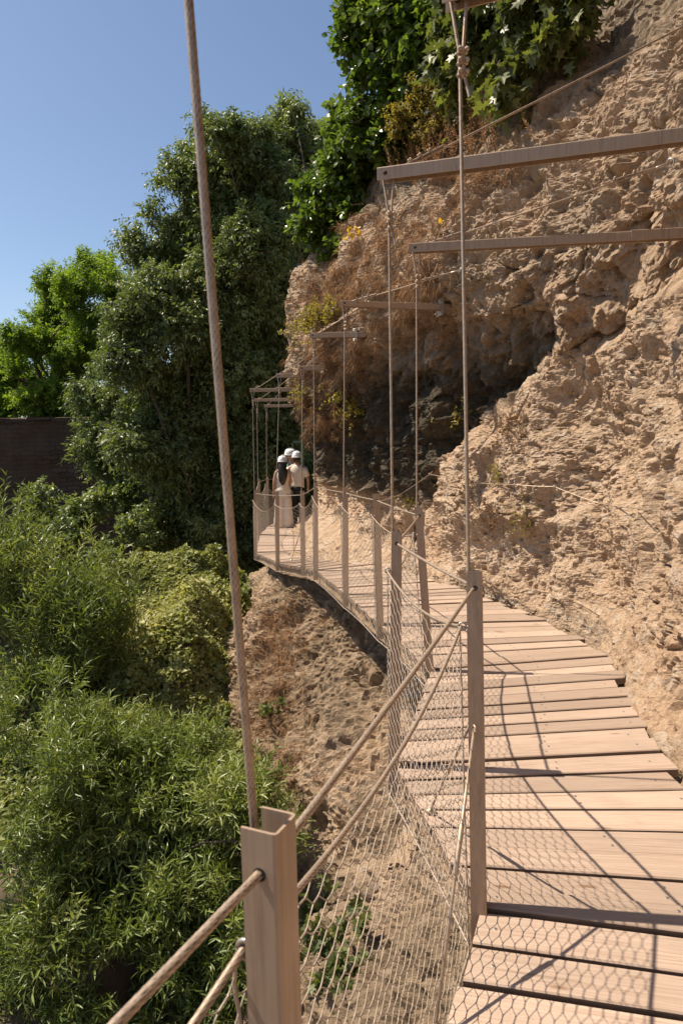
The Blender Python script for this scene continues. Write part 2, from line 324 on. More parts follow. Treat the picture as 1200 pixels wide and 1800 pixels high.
# ------------------------------------------------------------------ cliff
ST = np.array([(2.0, -4), (1.75, -2), (1.62, .4), (1.52, 2.0), (1.62, 3.1), (1.85, 4.2), (2.02, 5.0), (1.9, 5.75), (1.55, 6.5), (1.2, 7.35), (.7, 8.75), (.2, 9.75), (-.3, 11.2), (-.55, 13), (-.55, 16), (.6, 19), (3, 22)])
ULEV = np.array([-9, 0, .8, 1.5, 2.1, 2.72, 3.1, 3.7, 4.5, 5.2, 6.5, 9.5])
UP = np.array([
 [0, -.5, -.5, -.6, -.7, -.6, -.3, 0, .1, .1, 0, -.3]]*4 + [
 [0, -.4, -.5, -.6, -.72, -.75, -.4, .0, .12, .12, .0, -.4],
 [0, -.4, -.6, -.75, -.85, -.80, -.40, -.36, -.45, -.45, -.6, -1.2],
 [0, -.3, -.55, -.70, -.78, -.50, -.12, -.18, -.42, -.62, -1.5, -3.5],
 [0, -.3, -.5, -.62, -.66, -.20, -.02, -.12, -.48, -1.0, -2.2, -4],
 [0, -.25, -.45, -.5, -.5, -.02, .06, -.06, -.42, -1.0, -2.2, -4],
 [0, -.2, -.38, -.45, -.40, .02, .12, .02, -.30, -.9, -2, -4],
 [0, -.10, -.28, -.34, -.22, .2, .3, .3, .08, -.6, -2, -4],
 [0, -.22, -.30, -.25, -.05, .3, .37, .3, .1, -.5, -2, -4],
 [0, -.30, -.36, -.25, .1, .4, .45, .4, .2, -.4, -1.8, -4],
 [0, -.25, -.32, -.22, .1, .4, .4, .35, .2, -.4, -1.8, -4],
 [0, -.1, -.25, -.2, .1, .3, .3, .2, 0, -.5, -2, -4],
 [0, 0, 0, 0, 0, 0, 0, 0, 0, -.5, -2, -4],
 [0, 0, 0, 0, 0, 0, 0, 0, 0, -.5, -2, -4]])
ZR = np.array([2.6, 2.6, 2.6, 2.6, 2.6, 2.58, 2.58, 2.36, 2.1, 1.75, .3, -.3, -.3, -.3, -.3, -.3, -.3])
LLEV = np.array([-9, -6, -3.5, -2, -1.5, -1, -.55, -.15, .2])
LD = [4.0, 3.4, 2.4, 1.62, 1.3, .95, .5, .14, 0]          # general
LR = [4.4, 3.8, 2.7, 1.6, .82, .06, -.08, .0, 0]         # cut back under the planks
LB = [4.4, 3.8, 2.8, 1.95, 1.58, 1.12, .66, .06, -.15]       # pushed out at the far corner
LOWT = np.array([LD]*7+[[x*.5+y*.5 for x, y in zip(LD, LR)], LR, LR, [x*.7+y*.3 for x, y in zip(LR, LB)], [x*.35+y*.65 for x, y in zip(LR, LB)], LB, LB, LD, LD, LD])
LSC = np.array([1, 1, 1.05, 1.05, 1.05, 1.1, 1.15, 1.1, 1.0, 1, 1.0, 1., 1., 1., 1, 1, 1])
def smooth_resample(tt, A, tq):   # Catmull-Rom over stations
    A = np.asarray(A, float); n = len(tt); i = np.clip(np.searchsorted(tt, tq)-1, 0, n-2); u = (tq-tt[i])/(tt[i+1]-tt[i])
    g = lambda j: A[np.clip(j, 0, n-1)]
    sh = (len(tq),)+(1,)*(A.ndim-1); u = u.reshape(sh)
    return 0.5*((2*g(i))+(-g(i-1)+g(i+1))*u+(2*g(i-1)-5*g(i)+4*g(i+1)-g(i+2))*u*u+(-g(i-1)+3*g(i)-3*g(i+1)+g(i+2))*u**3)
idx = np.arange(len(ST), dtype=float)
tf = np.linspace(0, len(ST)-1, 6000); pf = smooth_resample(idx, ST, tf)
dd = np.maximum(np.hypot(pf[:, 0], pf[:, 1]), 1.6); seg = np.hypot(*np.diff(pf, axis=0).T)
dens = 1/(0.0029*dd[1:]); dens = np.where(pf[1:, 1] < 1.4, dens*0.18, dens); dens = np.where(pf[1:, 1] > 14.5, dens*0.35, dens)
cum = np.concatenate([[0], np.cumsum(seg*dens)]); NT = int(cum[-1]); tq = np.interp(np.linspace(0, cum[-1], NT), cum, tf)
zq = np.concatenate([np.arange(-9, -3.2, .10), np.arange(-3.2, -.9, .02), np.arange(-.9, 4.6, .0105), np.arange(4.6, 6.2, .018), np.arange(6.2, 9.5, .1)])
NZ = len(zq); print('cliff grid', NT, NZ, NT*NZ)
B2 = smooth_resample(idx, ST, tq); tanv = np.gradient(smooth_resample(idx, ST, tq), axis=0)
k = 41; ker = np.hanning(k); ker /= ker.sum()
tanv = np.stack([np.convolve(np.pad(tanv[:, c]/np.linalg.norm(tanv, axis=1), k//2, mode='edge'), ker, 'valid') for c in (0, 1)], 1); tanv = nrm(tanv)
N2 = np.stack([-tanv[:, 1], tanv[:, 0]], 1)
zr = smooth_resample(idx, ZR, tq)[:, None]; lsc = smooth_resample(idx, LSC, tq)[:, None]; upt = smooth_resample(idx, UP, tq)
Z = np.broadcast_to(zq[None], (NT, NZ)); up = np.stack([np.interp(zq, ULEV, upt[i]) for i in range(NT)])
# soften the profile along z
kz = np.hanning(17); kz /= kz.sum(); up = np.apply_along_axis(lambda a: np.convolve(np.pad(a, 8, mode='edge'), kz, 'valid'), 1, up)
lowt = smooth_resample(idx, LOWT, tq); low = np.stack([np.interp(zq, LLEV, lowt[i]) for i in range(NT)])*lsc
kl = np.hanning(25); kl /= kl.sum(); low = np.apply_along_axis(lambda a: np.convolve(np.pad(a, 12, mode='edge'), kl, 'valid'), 1, low)
bulge = np.where(Z > 0, -.10*sstep(0, 1, Z)-.24*np.clip(Z/np.maximum(zr, .3), 0, 1.4)**2, 0)
P0 = np.stack([np.broadcast_to(B2[:, :1], Z.shape), np.broadcast_to(B2[:, 1:], Z.shape), Z], -1).reshape(-1, 3).astype(np.float32)
wob = (0.22*fbm(P0*1.1, 3, 60)).reshape(Z.shape)
lowall = np.where(Z < .2, low, bulge)
f = sstep(-.10, .13, Z-(zr+wob)); f = np.where(Z < .0, 0, f); f = np.where((zr < .3), sstep(-.1, .25, Z), f)
O = lowall*(1-f)+up*f
n3 = np.stack([np.broadcast_to(N2[:, :1], Z.shape), np.broadcast_to(N2[:, 1:], Z.shape), np.zeros_like(Z)], -1).reshape(-1, 3)
Pb = P0+n3*O.reshape(-1, 1)
def grid_normals(V):
    G = V.reshape(NT, NZ, 3); a = np.gradient(G, axis=0); b = np.gradient(G, axis=1); n = nrm(np.cross(b, a)); return n.reshape(-1, 3)
GN = grid_normals(Pb); GN *= np.sign((GN*n3).sum(1, keepdims=True)+1e-6)
q = Pb.astype(np.float32)
butt = sstep(2.6, 3.2, Pb[:, 2])*sstep(4.3, 3.7, Pb[:, 1])                     # rough fluted buttress at upper right
qs = q*np.array([1, 1, 1], np.float32); qv = q.copy(); qv[:, 2] *= 0.42
disp = 0.20*fbm(q*0.8, 3, 1)
disp += 0.10*(np.abs(fbm(q*1.5+.3, 4, 9, .45))*-1.7+.55)
ck = fbm(q*np.array([1.0, 1.0, 1.5], np.float32)+11, 3, 210, .45); disp -= .07*np.exp(-(ck/.018)**2)*sstep(-.1, .4, fbm(q*1.7, 2, 214))
ck2 = fbm(q*np.array([2.2, 2.2, 3.4], np.float32)+5, 3, 220, .45); disp -= .035*np.exp(-(ck2/.022)**2)*sstep(0, .4, fbm(q*2.3, 2, 224))
w1, id1 = worley(q*4.6+0.35*fbm(q*3, 2, 77)[:, None], 21)
w2, id2 = worley(q*np.array([11, 11, 12.5], np.float32)+0.4*fbm(q*6, 2, 78)[:, None], 31)
w3, id3 = worley(q*24, 41)
rg_ = sstep(-.35, .45, fbm(q*.9, 3, 140))
peb = lambda w, i_, lo_: np.sqrt(np.clip(1-(w/.46)**2, 0, 1))*np.where(i_ > lo_, i_, 0)
w4, id4 = worley(q*42+.3*fbm(q*20, 2, 79)[:, None], 45)
disp += 0.014*(0.55-w1)*(0.3+1.2*id1)+(0.020*peb(w2, id2, .6)+0.014*peb(w3, id3, .4))*(.25+.9*rg_)+.008*peb(w4, id4, .3)
disp += .020*fbm(q*np.array([7, 7, 10], np.float32), 5, 150, .62)*(.4+rg_)+.009*fbm(q*34, 2, 170)+.0035*(rng.random(len(q))-.5)*2
pit = sstep(.5, .8, fbm(q*4.6, 3, 50)); disp -= 0.08*pit*(.3+.9*rg_)
pit2 = sstep(.45, .65, fbm(q*15, 2, 51)); disp -= 0.032*pit2
disp += butt*(0.13*fbm(qv*4.0, 4, 90)-0.10*np.abs(fbm(qv*7, 3, 93)))
under = sstep(.0, -.5, Pb[:, 2]); disp += under*(0.07*fbm(q*3.5, 4, 71)-.05*np.abs(fbm(q*9, 3, 72)))
rec = sstep(4.6, 5.6, Pb[:, 1])*sstep(.3, .8, Pb[:, 2])*sstep(3.0, 2.4, Pb[:, 2])*f.reshape(-1); disp += rec*(.13*fbm(q*2.7, 4, 401, .6)+.05*fbm(q*np.array([9, 9, 5], np.float32), 3, 405))
near0 = np.exp(-((Pb[:, 2]-.0)/.25)**2)*(Pb[:, 1] < 16); disp = disp*(1-.55*near0)-.03*near0
# step ledges / bedding on the upper face
lay = Pb[:, 2]*3.1+Pb[:, 1]*.9+.8*fbm(q*.8, 2, 15); disp += 0.035*(np.abs((lay % 1)-.5)-.25)*sstep(2.2, 2.8, Pb[:, 2])
Vc = Pb+GN*disp[:, None]
Vc = Vc.astype(np.float32)
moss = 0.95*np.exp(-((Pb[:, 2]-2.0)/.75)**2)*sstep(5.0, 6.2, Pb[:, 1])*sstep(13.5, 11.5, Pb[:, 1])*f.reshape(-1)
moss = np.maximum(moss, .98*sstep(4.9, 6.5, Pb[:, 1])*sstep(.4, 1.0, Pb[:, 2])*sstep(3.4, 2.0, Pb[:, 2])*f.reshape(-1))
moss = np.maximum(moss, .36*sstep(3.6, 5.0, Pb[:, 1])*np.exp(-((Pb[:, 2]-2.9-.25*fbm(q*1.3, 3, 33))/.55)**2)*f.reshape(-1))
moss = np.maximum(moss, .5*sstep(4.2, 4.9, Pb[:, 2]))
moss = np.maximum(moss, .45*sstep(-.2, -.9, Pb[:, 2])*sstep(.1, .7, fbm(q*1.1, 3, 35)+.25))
ii = np.arange(NT-1)[:, None]*NZ; jj = np.arange(NZ-1)[None]
FC = np.stack([ii+jj, ii+NZ+jj, ii+NZ+jj+1, ii+jj+1], -1).reshape(-1, 4)
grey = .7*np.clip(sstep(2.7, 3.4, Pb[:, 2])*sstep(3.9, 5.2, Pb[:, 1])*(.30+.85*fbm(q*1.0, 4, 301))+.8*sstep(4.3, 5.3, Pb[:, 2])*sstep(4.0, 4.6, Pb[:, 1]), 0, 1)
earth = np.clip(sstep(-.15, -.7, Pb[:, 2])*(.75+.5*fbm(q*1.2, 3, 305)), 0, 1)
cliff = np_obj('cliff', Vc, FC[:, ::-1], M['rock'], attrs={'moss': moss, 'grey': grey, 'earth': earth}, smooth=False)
tag(cliff, 'tan pebbly rock cliff rising to the right of the plank walkway and falling away under it', 'cliff', kind='structure')
CPX, CPY, CPD = proj(Vc); CN = grid_normals(Vc); CN *= np.sign((CN*n3).sum(1, keepdims=True)+1e-6)
_vis = np.where((CPD > .5) & (CPX > -200) & (CPX < 1500) & (CPY > -300) & (CPY < 2000))[0]
CPXv, CPYv, CPDv = CPX[_vis], CPY[_vis], CPD[_vis]
def pick(px, py, r=7.0):
    m = np.where((np.abs(CPXv-px) < r) & (np.abs(CPYv-py) < r))[0]
    if len(m) == 0: return None
    j = _vis[m[np.argmin(CPDv[m])]]; return Vc[j].astype(float), CN[j]
def surf_at(y, z):     # cliff point nearest to a walkway distance and height
    j = np.argmin((Vc[:, 1]-y)**2+(Vc[:, 2]-z)**2); return Vc[j].astype(float), CN[j]


# ------------------------------------------------------------------ hanging walkway
def outward(k):
    i = ORDER.index(k); a = post[ORDER[max(i-1, 0)]][0]; b = post[ORDER[min(i+1, len(ORDER)-1)]][0]
    d = nrm((b-a)*np.array([1, 1, 0])); return np.array([-d[1], d[0], 0])
walk = tag(empty('plank_walkway', post['B'][0]), 'long curving walkway of pale weathered planks hung along the cliff', 'walkway')
pl_w = 0.146
for si in range(len(ORDER)-1):
    a, b = ORDER[si], ORDER[si+1]
    oa, ob = post[a][0]-outward(a)*.012, post[b][0]-outward(b)*.012
    ia, ib = np.array([*INNER[a], post[a][0][2]]), np.array([*INNER[b], post[b][0][2]])
    mid = np.linalg.norm((ob+ib)/2-(oa+ia)/2); n = max(2, int(round(mid/.152)))
    Vs, Fq, Fh, rn, gx, gy, mi = [], [], [], [], [], [], []; c = 0
    sv = MB()
    for j in range(n):
        t0, t1 = j/n, (j+1)/n; r = random.random()
        e0, e1 = random.uniform(-.004, .014), random.uniform(-.03, .06)
        O0, O1, I0, I1 = oa+(ob-oa)*t0, oa+(ob-oa)*t1, ia+(ib-ia)*t0, ia+(ib-ia)*t1
        lo = np.linalg.norm(O1-O0); li = np.linalg.norm(I1-I0)
        gp = random.uniform(.010, .019)
        fo, fi = min(gp/max(lo, .03), .3), min(gp/max(li, .03), .3)
        A0, A1 = O0+(O1-O0)*fo/2, O1-(O1-O0)*fo/2; B0, B1 = I0+(I1-I0)*fi/2, I1-(I1-I0)*fi/2
        ax = nrm((B0+B1)-(A0+A1)); A0, A1 = A0-ax*e0, A1-ax*e0; B0, B1 = B0+ax*e1, B1+ax*e1
        dz0 = random.uniform(-.006, .006)+(.012 if j == 0 else 0); tilt = random.uniform(-.003, .003); H = .042; ch = .005
        cx = [0, 1, 1, 1-ch/max(lo, .05), ch/max(lo, .05), 0]; hz = [-H, -H, -ch, 0, 0, -ch]
        for (p, q_, g) in ((A0, A1, 0.0), (B0, B1, 1.0)):
            for u, h in zip(cx, hz):
                Vs.append(p+(q_-p)*u+np.array([0, 0, h+dz0+tilt*(u-.5)*2])); rn.append(r); gx.append(g*1.3+r*7); gy.append(u*pl_w+j*.61)
        Fq += [(c+k, c+(k+1) % 6, c+6+(k+1) % 6, c+6+k) for k in range(6)]; Fh += [tuple(c+k for k in (5, 4, 3, 2, 1, 0)), tuple(c+6+k for k in range(6))]; c += 12
        if post[a][0][1] < 7.5:
            for fr in ((.06, .5), (.57, .3), (.57, .72), (.93, .5)):
                L = A0+(A1-A0)*fr[1]; Rr = B0+(B1-B0)*fr[1]; p = L+(Rr-L)*(fr[0]+random.uniform(-.012, .012)); p[2] += dz0
                sv.lathe(p, (0, 0, 1), [(.0062, -.004), (.0062, .0008), (.0045, .0016), (.0015, .0012)], 8)
    mi = [0]*(len(Fq)+len(Fh)); allf = [Fq, Fh]
    if sv.n:
        c0 = len(Vs); sq = [[i+c0 for i in f_] for f_ in sv.f if len(f_) == 4]; so_ = [[i+c0 for i in f_] for f_ in sv.f if len(f_) == 8]
        Vs = np.concatenate([np.array(Vs), np.concatenate(sv.v)]); ex = [0.5]*sv.n; rn += ex; gx += ex; gy += ex; allf += [sq, so_]; mi += [1]*(len(sq)+len(so_))
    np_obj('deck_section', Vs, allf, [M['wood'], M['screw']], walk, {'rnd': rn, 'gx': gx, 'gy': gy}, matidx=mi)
    # raw timber edge beam under the outer ends, and a joist nearer the rock
    z3 = np.array([0, 0, 1.0])
    for (s_in, wdt, hgt, nm) in ((.055, .05, .115, 'edge_beam'), (.72, .06, .12, 'joist')):
        m = MB(); d = nrm(ob-oa); w = nrm(np.cross(d, z3))
        pa, pb = oa+(ia-oa)*(s_in if s_in > .5 else 0)+w*(s_in if s_in < .5 else 0), ob+(ib-ob)*(s_in if s_in > .5 else 0)+w*(s_in if s_in < .5 else 0)
        if np.dot(w, ia-oa) < 0: w = -w
        d = nrm(pb-pa); L = np.linalg.norm(pb-pa); ns = 9
        rings = []
        for q_ in range(ns):
            t = q_/(ns-1); cpt = pa+d*(.004+(L-.008)*t)+np.array([0, 0, -.0475-hgt/2]); jw = random.uniform(-.006, .006); jh = random.uniform(-.008, .008) if 0 < q_ < ns-1 else 0
            rings.append(np.array([cpt+w*(-wdt/2+jw)+z3*(hgt/2), cpt+w*(-wdt/2+jw)+z3*(-hgt/2+jh), cpt+w*(wdt/2)+z3*(-hgt/2), cpt+w*(wdt/2)+z3*(hgt/2)]))
        m.loft(rings, False); m.build(nm, M['edge'], walk)

# ------------------------------------------------------------------ guard rail: posts, cables, netting
rail = tag(empty('cable_railing', post['B'][0]), 'railing of brown steel posts, cables and sagging wire netting along the walkway', 'railing')
ringp, capp, botp = {}, {}, {}
RINGPX = {'A': None, 'B': None}
for k in ORDER:
    b, t = post[k]; o = outward(k); ax = nrm(t-b); m = MB()
    m.channel(b-ax*.115, t, o, .052 if k != 'A' else .053, .05)
    po = m.build('post', M['steel'], rail)
    capp[k] = t-ax*.055; ringp[k] = t-ax*.185+o*.045; botp[k] = b-ax*.125+o*.03
    if k in 'ZABCDEFG':
        h = MB(); sd = np.cross(ax, o)
        for sgn in (-1, 1):
            h = MB(); h.lathe(capp[k]+sd*sgn*.0262, sd*sgn, [(.009, -.002), (.009, .0008), (.0072, .001), (.007, .0004)], 14)
            h.build('cable_hole_disc', M['dark'], po)  # flat dark disc stands in for the shaded inside of a cable hole
    e = MB(); e.ring(ringp[k]-o*.004, np.cross(ax, nrm(o+np.array([0, 0, .3]))), .013, .0036, 16, 6); e.tube([ringp[k]-o*.016, ringp[k]-o*.05], .0042, 6)
    e.build('eyebolt', M['shiny'], po)
for i in range(len(ORDER)-1):
    a, b = ORDER[i], ORDER[i+1]; far = post[a][0][1] > 6
    rope('top_cable', sagline(capp[a], capp[b], .006, 8), .0062 if not far else .0058, M['cable'], rail, lod=1 if post[a][0][1] > 1.0 else 0, pitch=.05)
    L = np.linalg.norm(ringp[b]-ringp[a]); sg = .055*L if not far else .085*L
    rope('net_cable', sagline(ringp[a], ringp[b], sg, 18), .0058, M['cable'], rail, lod=1 if post[a][0][1] > 1.0 else 0, pitch=.065)
    rope('lower_cable', sagline(botp[a], botp[b], -.02, 8), .0045, M['net'], rail, lod=1, pitch=.06)
    # wire netting: wavy wires that touch their neighbours at little twisted joints
    lng = .112; ns = max(4, int(round(L/lng))); rows = 37; Hh = 1.05
    t_ = []; w_ = []
    for c in range(ns):
        for (u, v) in ((0, -1), (.17, -1), (.25, -.62), (.42, .62), (.5, 1), (.67, 1), (.75, .62), (.92, -.62)):
            t_.append((c+u)/ns); w_.append(v)
    t_.append(1.0); w_.append(-1); t_ = np.array(t_); w_ = np.array(w_)
    o = outward(a)*(1-t_[:, None])+outward(b)*t_[:, None]
    top = ringp[a]+(ringp[b]-ringp[a])*t_[:, None]; top[:, 2] -= sg*4*t_*(1-t_)
    bot = botp[a]+(botp[b]-botp[a])*t_[:, None]; bot[:, 2] += .02*4*t_*(1-t_)
    Vn, Fn = [], []; nn = 0; rw = .0011 if not far else .00085
    for rI in range(rows):
        v = np.clip((rI+.5+.5*w_*(1 if rI % 2 else -1))/rows, 0.0, 1.0)
        p = bot+(top-bot)*v[:, None]; bill = .016*np.sin(v*math.pi)*np.sin(t_*math.pi); p = p+o*bill[:, None]
        p += .0022*np.stack([vnoise(p*19, 5), vnoise(p*19, 6), vnoise(p*19, 7)], 1)
        T = nrm(np.gradient(p, axis=0)); n1 = nrm(o); n2 = nrm(np.cross(T, n1)); m = len(p)
        jt = np.where(np.abs(w_) > .9, 1.55, 1.0)*rw
        for kk in range(4):
            an = kk*math.pi/2+.4; Vn.append(p+(n1*math.cos(an)+n2*math.sin(an))*jt[:, None])
        ix = np.arange(m-1)
        for kk in range(4):
            k2 = (kk+1) % 4; Fn.append(np.stack([nn+kk*m+ix, nn+k2*m+ix, nn+k2*m+ix+1, nn+kk*m+ix+1], 1))
        nn += 4*m
    np_obj('netting', np.concatenate(Vn), np.concatenate(Fn), M['net'], rail, smooth=True)
    # laced side seam of each net panel beside its post
    for e_, kx in ((0.014, a), (1-.014, b)):
        zz = np.linspace(0, 1, 60); p0 = botp[a]+(botp[b]-botp[a])*e_; p1 = ringp[a]+(ringp[b]-ringp[a])*e_
        p = p0+(p1-p0)*zz[:, None]; dr = nrm(ringp[b]-ringp[a]); p = p+dr*(.0035*np.sin(zz*70))[:, None]
        sm_ = MB(); sm_.tube(p, .0028, 5); sm_.build('net_seam', M['net'], rail)
def brace(p, q_):
    m = MB(); p, q_ = np.asarray(p, float), np.asarray(q_, float); L = np.linalg.norm(q_-p); d = nrm(q_-p)
    m.tube([p, q_], .0048, 10); m.tube([p+d*.36*L, p+d*.37*L, p+d*.53*L, p+d*.54*L], [.0055, .0082, .0082, .0055], 10)
    m.lathe(q_+np.array([0, 0, -.003]), (0, 0, 1), [(.022, 0), (.022, .008), (.012, .010), (.010, .022), (.004, .024)], 8)
    m.ring(p, (1, .3, 0), .011, .004, 14, 6)
    m.build('brace_rod', M['cable'], rail)
def on_post(k, h): b, t = post[k]; return b+(t-b)*(h/1.1)
brace(on_post('B', .60)-np.array([.012, .026, 0]), np.array([.225, 1.63, .012]))
brace(on_post('B', .60)+np.array([-.012, .026, 0]), Pz(756, 1424, .012))
brace(on_post('H', .58)+np.array([-.02, .01, 0]), Pz(512, 985, post['H'][0][2]+.0))

# ------------------------------------------------------------------ cantilever beams, hangers, stays
def clamp(m, c, ax, side, s=1.0):
    ax = nrm(ax); side = nrm(side-ax*np.dot(side, ax)); w = np.cross(ax, side)
    m.box(c-side*.010*s, (ax, side, w), (.007*s, .005*s, .013*s))
    m.ring(c+side*.002*s, ax, .0105*s, .0032*s, 12, 6)
    for sg in (-1, 1):
        m.tube([c+w*.0095*s*sg+side*.0*s, c+w*.0095*s*sg-side*.024*s], .003*s, 6)
        m.lathe(c+w*.0095*s*sg-side*.015*s, -side, [(.0065*s, 0), (.0065*s, .006*s), (.005*s, .007*s)], 6)
def march(T, d, lmax):
    for s_ in np.arange(.3, lmax, .03):
        p = T+d*s_; q_ = np.abs(Vc[:, 2]-p[2]) < .05; c = Vc[q_]; dd_ = np.hypot(c[:, 0]-p[0], c[:, 1]-p[1]); 
        if dd_.min() < .05: return s_
    return lmax
BE = [ # post, tip pixel (bottom-left corner area) or point, direction, stay anchor pixel, words
 ('Z', None, (.80, -.6), None, None), ('A', None, (.86, -.5), None, None),
 ('B', (790, 12), (.93, -.36), None, 'topmost'),
 ('C', (672, 320), (.955, -.295), (1290, 14), ''), ('D', (724, 445), (.99, -.145), (1188, 292), ''), ('F', (601, 539), (.965, .26), (812, 470), ''),
 ('G', (547, 594), (1, 0), (640, 538), ''), ('H', (528, 651), (1, 0), (601, 594), ''), ('I', (488, 664), (1, -.05), (566, 612), ''),
 ('J', (441, 689), (1, 0), (522, 640), ''), ('K', (449, 706), (1, 0), (512, 668), ''), ('L', (466, 716), (1, .05), (506, 682), '')]
BLAB = {'B': 'brown steel beam cut by the top edge of the photo, clamped rope hooked under its tip',
 'C': 'longest brown steel beam, reaching from the green shrubs to the right edge',
 'D': 'thin brown steel beam across the tan cliff face, second below the top edge beam',
 'F': 'short brown steel beam on dry brown growth, its plate end at right on the rock',
 'G': 'short brown steel beam beside the yellow green bush, with grey block at its rock end',
 'H': 'short pale beam just above the hanging dry growth, right of the clustered beam tips',
 'I': 'short slightly tilted beam between the yellow green bush and the lowest beam tips',
 'J': 'beam whose tip reaches farthest left of all against the dark tree',
 'K': 'lowest of the visible cantilever beams, over the heads of the walkers', 'L': 'hindmost small beam behind the lowest beam tips',
 'A': 'steel beam above the camera holding the thick near rope', 'Z': 'steel beam behind the camera holding a rope'}
HLAB = {'A': 'thick blurred near rope running from the top edge down to the nearest post',
 'B': 'rope with three clamps hanging from the topmost beam tip',
 'C': 'rope from the longest beam tip down past the dark overhang',
 'D': 'rope hanging from the second cliff beam down to the leaning post on the deck',
 'F': 'thin rope from the short plated beam to a mid walkway post',
 'G': 'thin rope from the beam beside the yellow green bush',
 'H': 'thin rope passing in front of the man in beige shirt', 'I': 'thin rope passing in front of the woman with long dark hair',
 'J': 'leftmost thin rope hanging at the outer corner of the walkway', 'K': 'thin rope close beside the leftmost one, to a far post behind the corner',
 'L': 'faint thin rope hanging against the dark tree left of the walkers', 'Z': 'rope behind the camera on the near railing'}
SLAB = {'B': 'stay cable rising from the topmost beam beyond the frame', 'C': 'long stay cable with clamps crossing the upper cliff to the right edge', 'D': 'thin stay cable rising across the bare tan cliff to a ring at the right edge',
 'F': 'stay cable from the short plated beam rising over the dry brown slope', 'G': 'short stay cable rising from the beam by the yellow green bush', 'H': 'short stay cable over dry growth from the pale short beam',
 'I': 'stay cable rising beside the yellow green bush from the tilted beam', 'J': 'stay cable from the leftmost beam tip across the dark tree', 'K': 'stay cable from the lowest beam tip', 'L': 'stay cable from the hindmost beam'}
CLAB = BLAB
UPV = np.array([0, 0, 1.0])
for (k, px, dr, anc, _) in BE:
    pt = post[k][1]; o = outward(k)
    if k == 'A': T = np.array([-.235, .83, 2.97])
    elif k == 'Z': T = np.array([-.72, -.42, 2.97])
    else: T = P(px[0], px[1], depth(pt))
    d = nrm(np.array([dr[0], dr[1], 0])); L = march(T, d, 2.5)
    ro = tag(empty('support_beam', T), BLAB[k], 'beam', 'steel beams cantilevered from the cliff')
    m = MB(); sL = max(.25, L-.30); m.channel(T-d*.02+UPV*.03, T+d*sL+UPV*.03, -UPV, .06, .06, .005); m.build('channel', M['steel'], ro)
    m = MB(); E = T+d*(L+.12)
    sd = np.cross(UPV, d); m.channel(T+d*(sL-.10)+UPV*.033, E+UPV*.033, -UPV, .068, .066, .0036); m.build('sleeve', M['steel'], ro)
    m = MB(); m.box(T+d*L+UPV*.03, (d, sd, UPV), (.012, .075, .085))
    for a_ in (-1, 1):
        for b_ in (-1, 1): m.lathe(T+d*(L-.012)+sd*.055*a_+UPV*(.03+.062*b_), -d, [(.012, 0), (.012, .012), (.007, .014), (.007, .028)], 6)
    m.build('anchor_plate', M['shiny'] if k in 'FGH' else M['steel'], ro)
    bo = MB(); bo.lathe(T+d*.02+UPV*.03-sd*.030, -sd, [(.010, -.062), (.010, .004), (.006, .008)], 8); bo.lathe(T+d*.02+UPV*.03-sd*.030, sd, [(.010, .055), (.010, .066), (.006, .070)], 8); bo.build('pin_bolt', M['dark'], ro)
    # hanger
    b, t = post[k]; ax = nrm(t-b); foot = t-ax*.10+o*.018; pin = T+d*.03+UPV*.02
    hc = tag(empty('hanger_rope', foot), HLAB[k], 'rope', 'ropes hanging from the beams to the railing posts')
    rr = .0064 if k != 'A' else .0056; jn = pin+(foot-pin)*(.16/np.linalg.norm(foot-pin)); lod = 0 if k in 'AB' else 1
    rope('rope_strand', np.array([jn, (jn+foot)/2, foot]), rr, M['cable'], hc, lod=lod, pitch=.05)
    lp = MB(); dn = nrm(foot-pin); ll = jn+dn*.13
    lp.tube([ll+d*.006+o*0, ll+d*.028+dn*.0, ], .006, 6) if 0 else None
    loopp = [jn+dn*.17+d*.030, jn+dn*.09+d*.013, jn+d*.012, pin+d*.026-UPV*.0, pin+UPV*.012, pin-d*.028, jn-d*.004, jn+dn*.01]
    rope('end_loop', np.array(loopp), rr*.95, M['cable'], hc, lod=1, pitch=.08)
    for q_ in (.02, .055, .092):
        cm = MB(); clamp(cm, jn+dn*q_+d*.005, dn, np.array([d[1], -d[0], 0])*(-1)+(-d)*.6, 1.25); cm.build('clamp', M['cable'], hc)
    # stay
    if k in 'ZA': continue
    if k == 'B': A_, n_ = surf_at(2.7, 4.3)
    else:
        pk = pick(*anc, r=12)
        if pk is None: continue
        A_, n_ = pk
    A_ = A_+n_*.03; s0 = T+d*.06+UPV*.035
    st = tag(empty('stay_cable', A_), SLAB[k], 'cable', 'stay cables from beam tips to the rock')
    ve = nrm(A_-s0); Ls = np.linalg.norm(A_-s0)
    rope('cable_strand', sagline(s0, A_-ve*.12, .004, 5), .0058, M['cable'], st, lod=1, pitch=.08)
    rope('end_loop', np.array([s0+ve*.30+UPV*.012, s0+ve*.1+UPV*.012, s0+ve*.02+UPV*.01]), .005, M['cable'], st, lod=1)
    rope('end_loop', np.array([A_-ve*.12, A_-ve*.35+UPV*.014, A_-ve*.48+UPV*.013]), .005, M['cable'], st, lod=1)
    for q_ in (.10, .16, .22, Ls-.40, Ls-.34, Ls-.28):
        if q_ > Ls*.9: continue
        cm = MB(); clamp(cm, s0+ve*q_+UPV*.006, ve, UPV*-1.0, 1.0); cm.build('clamp', M['cable'], st)
    e = MB(); e.ring(A_-ve*.06, n_, .026, .006, 16, 6); e.tube([A_-ve*.035, A_-n_*.12], .008, 8); e.lathe(A_-ve*.1, ve, [(.004, -.05), (.009, -.04), (.009, .03), (.004, .04)], 8); e.build('eyebolt', M['shiny'], st)

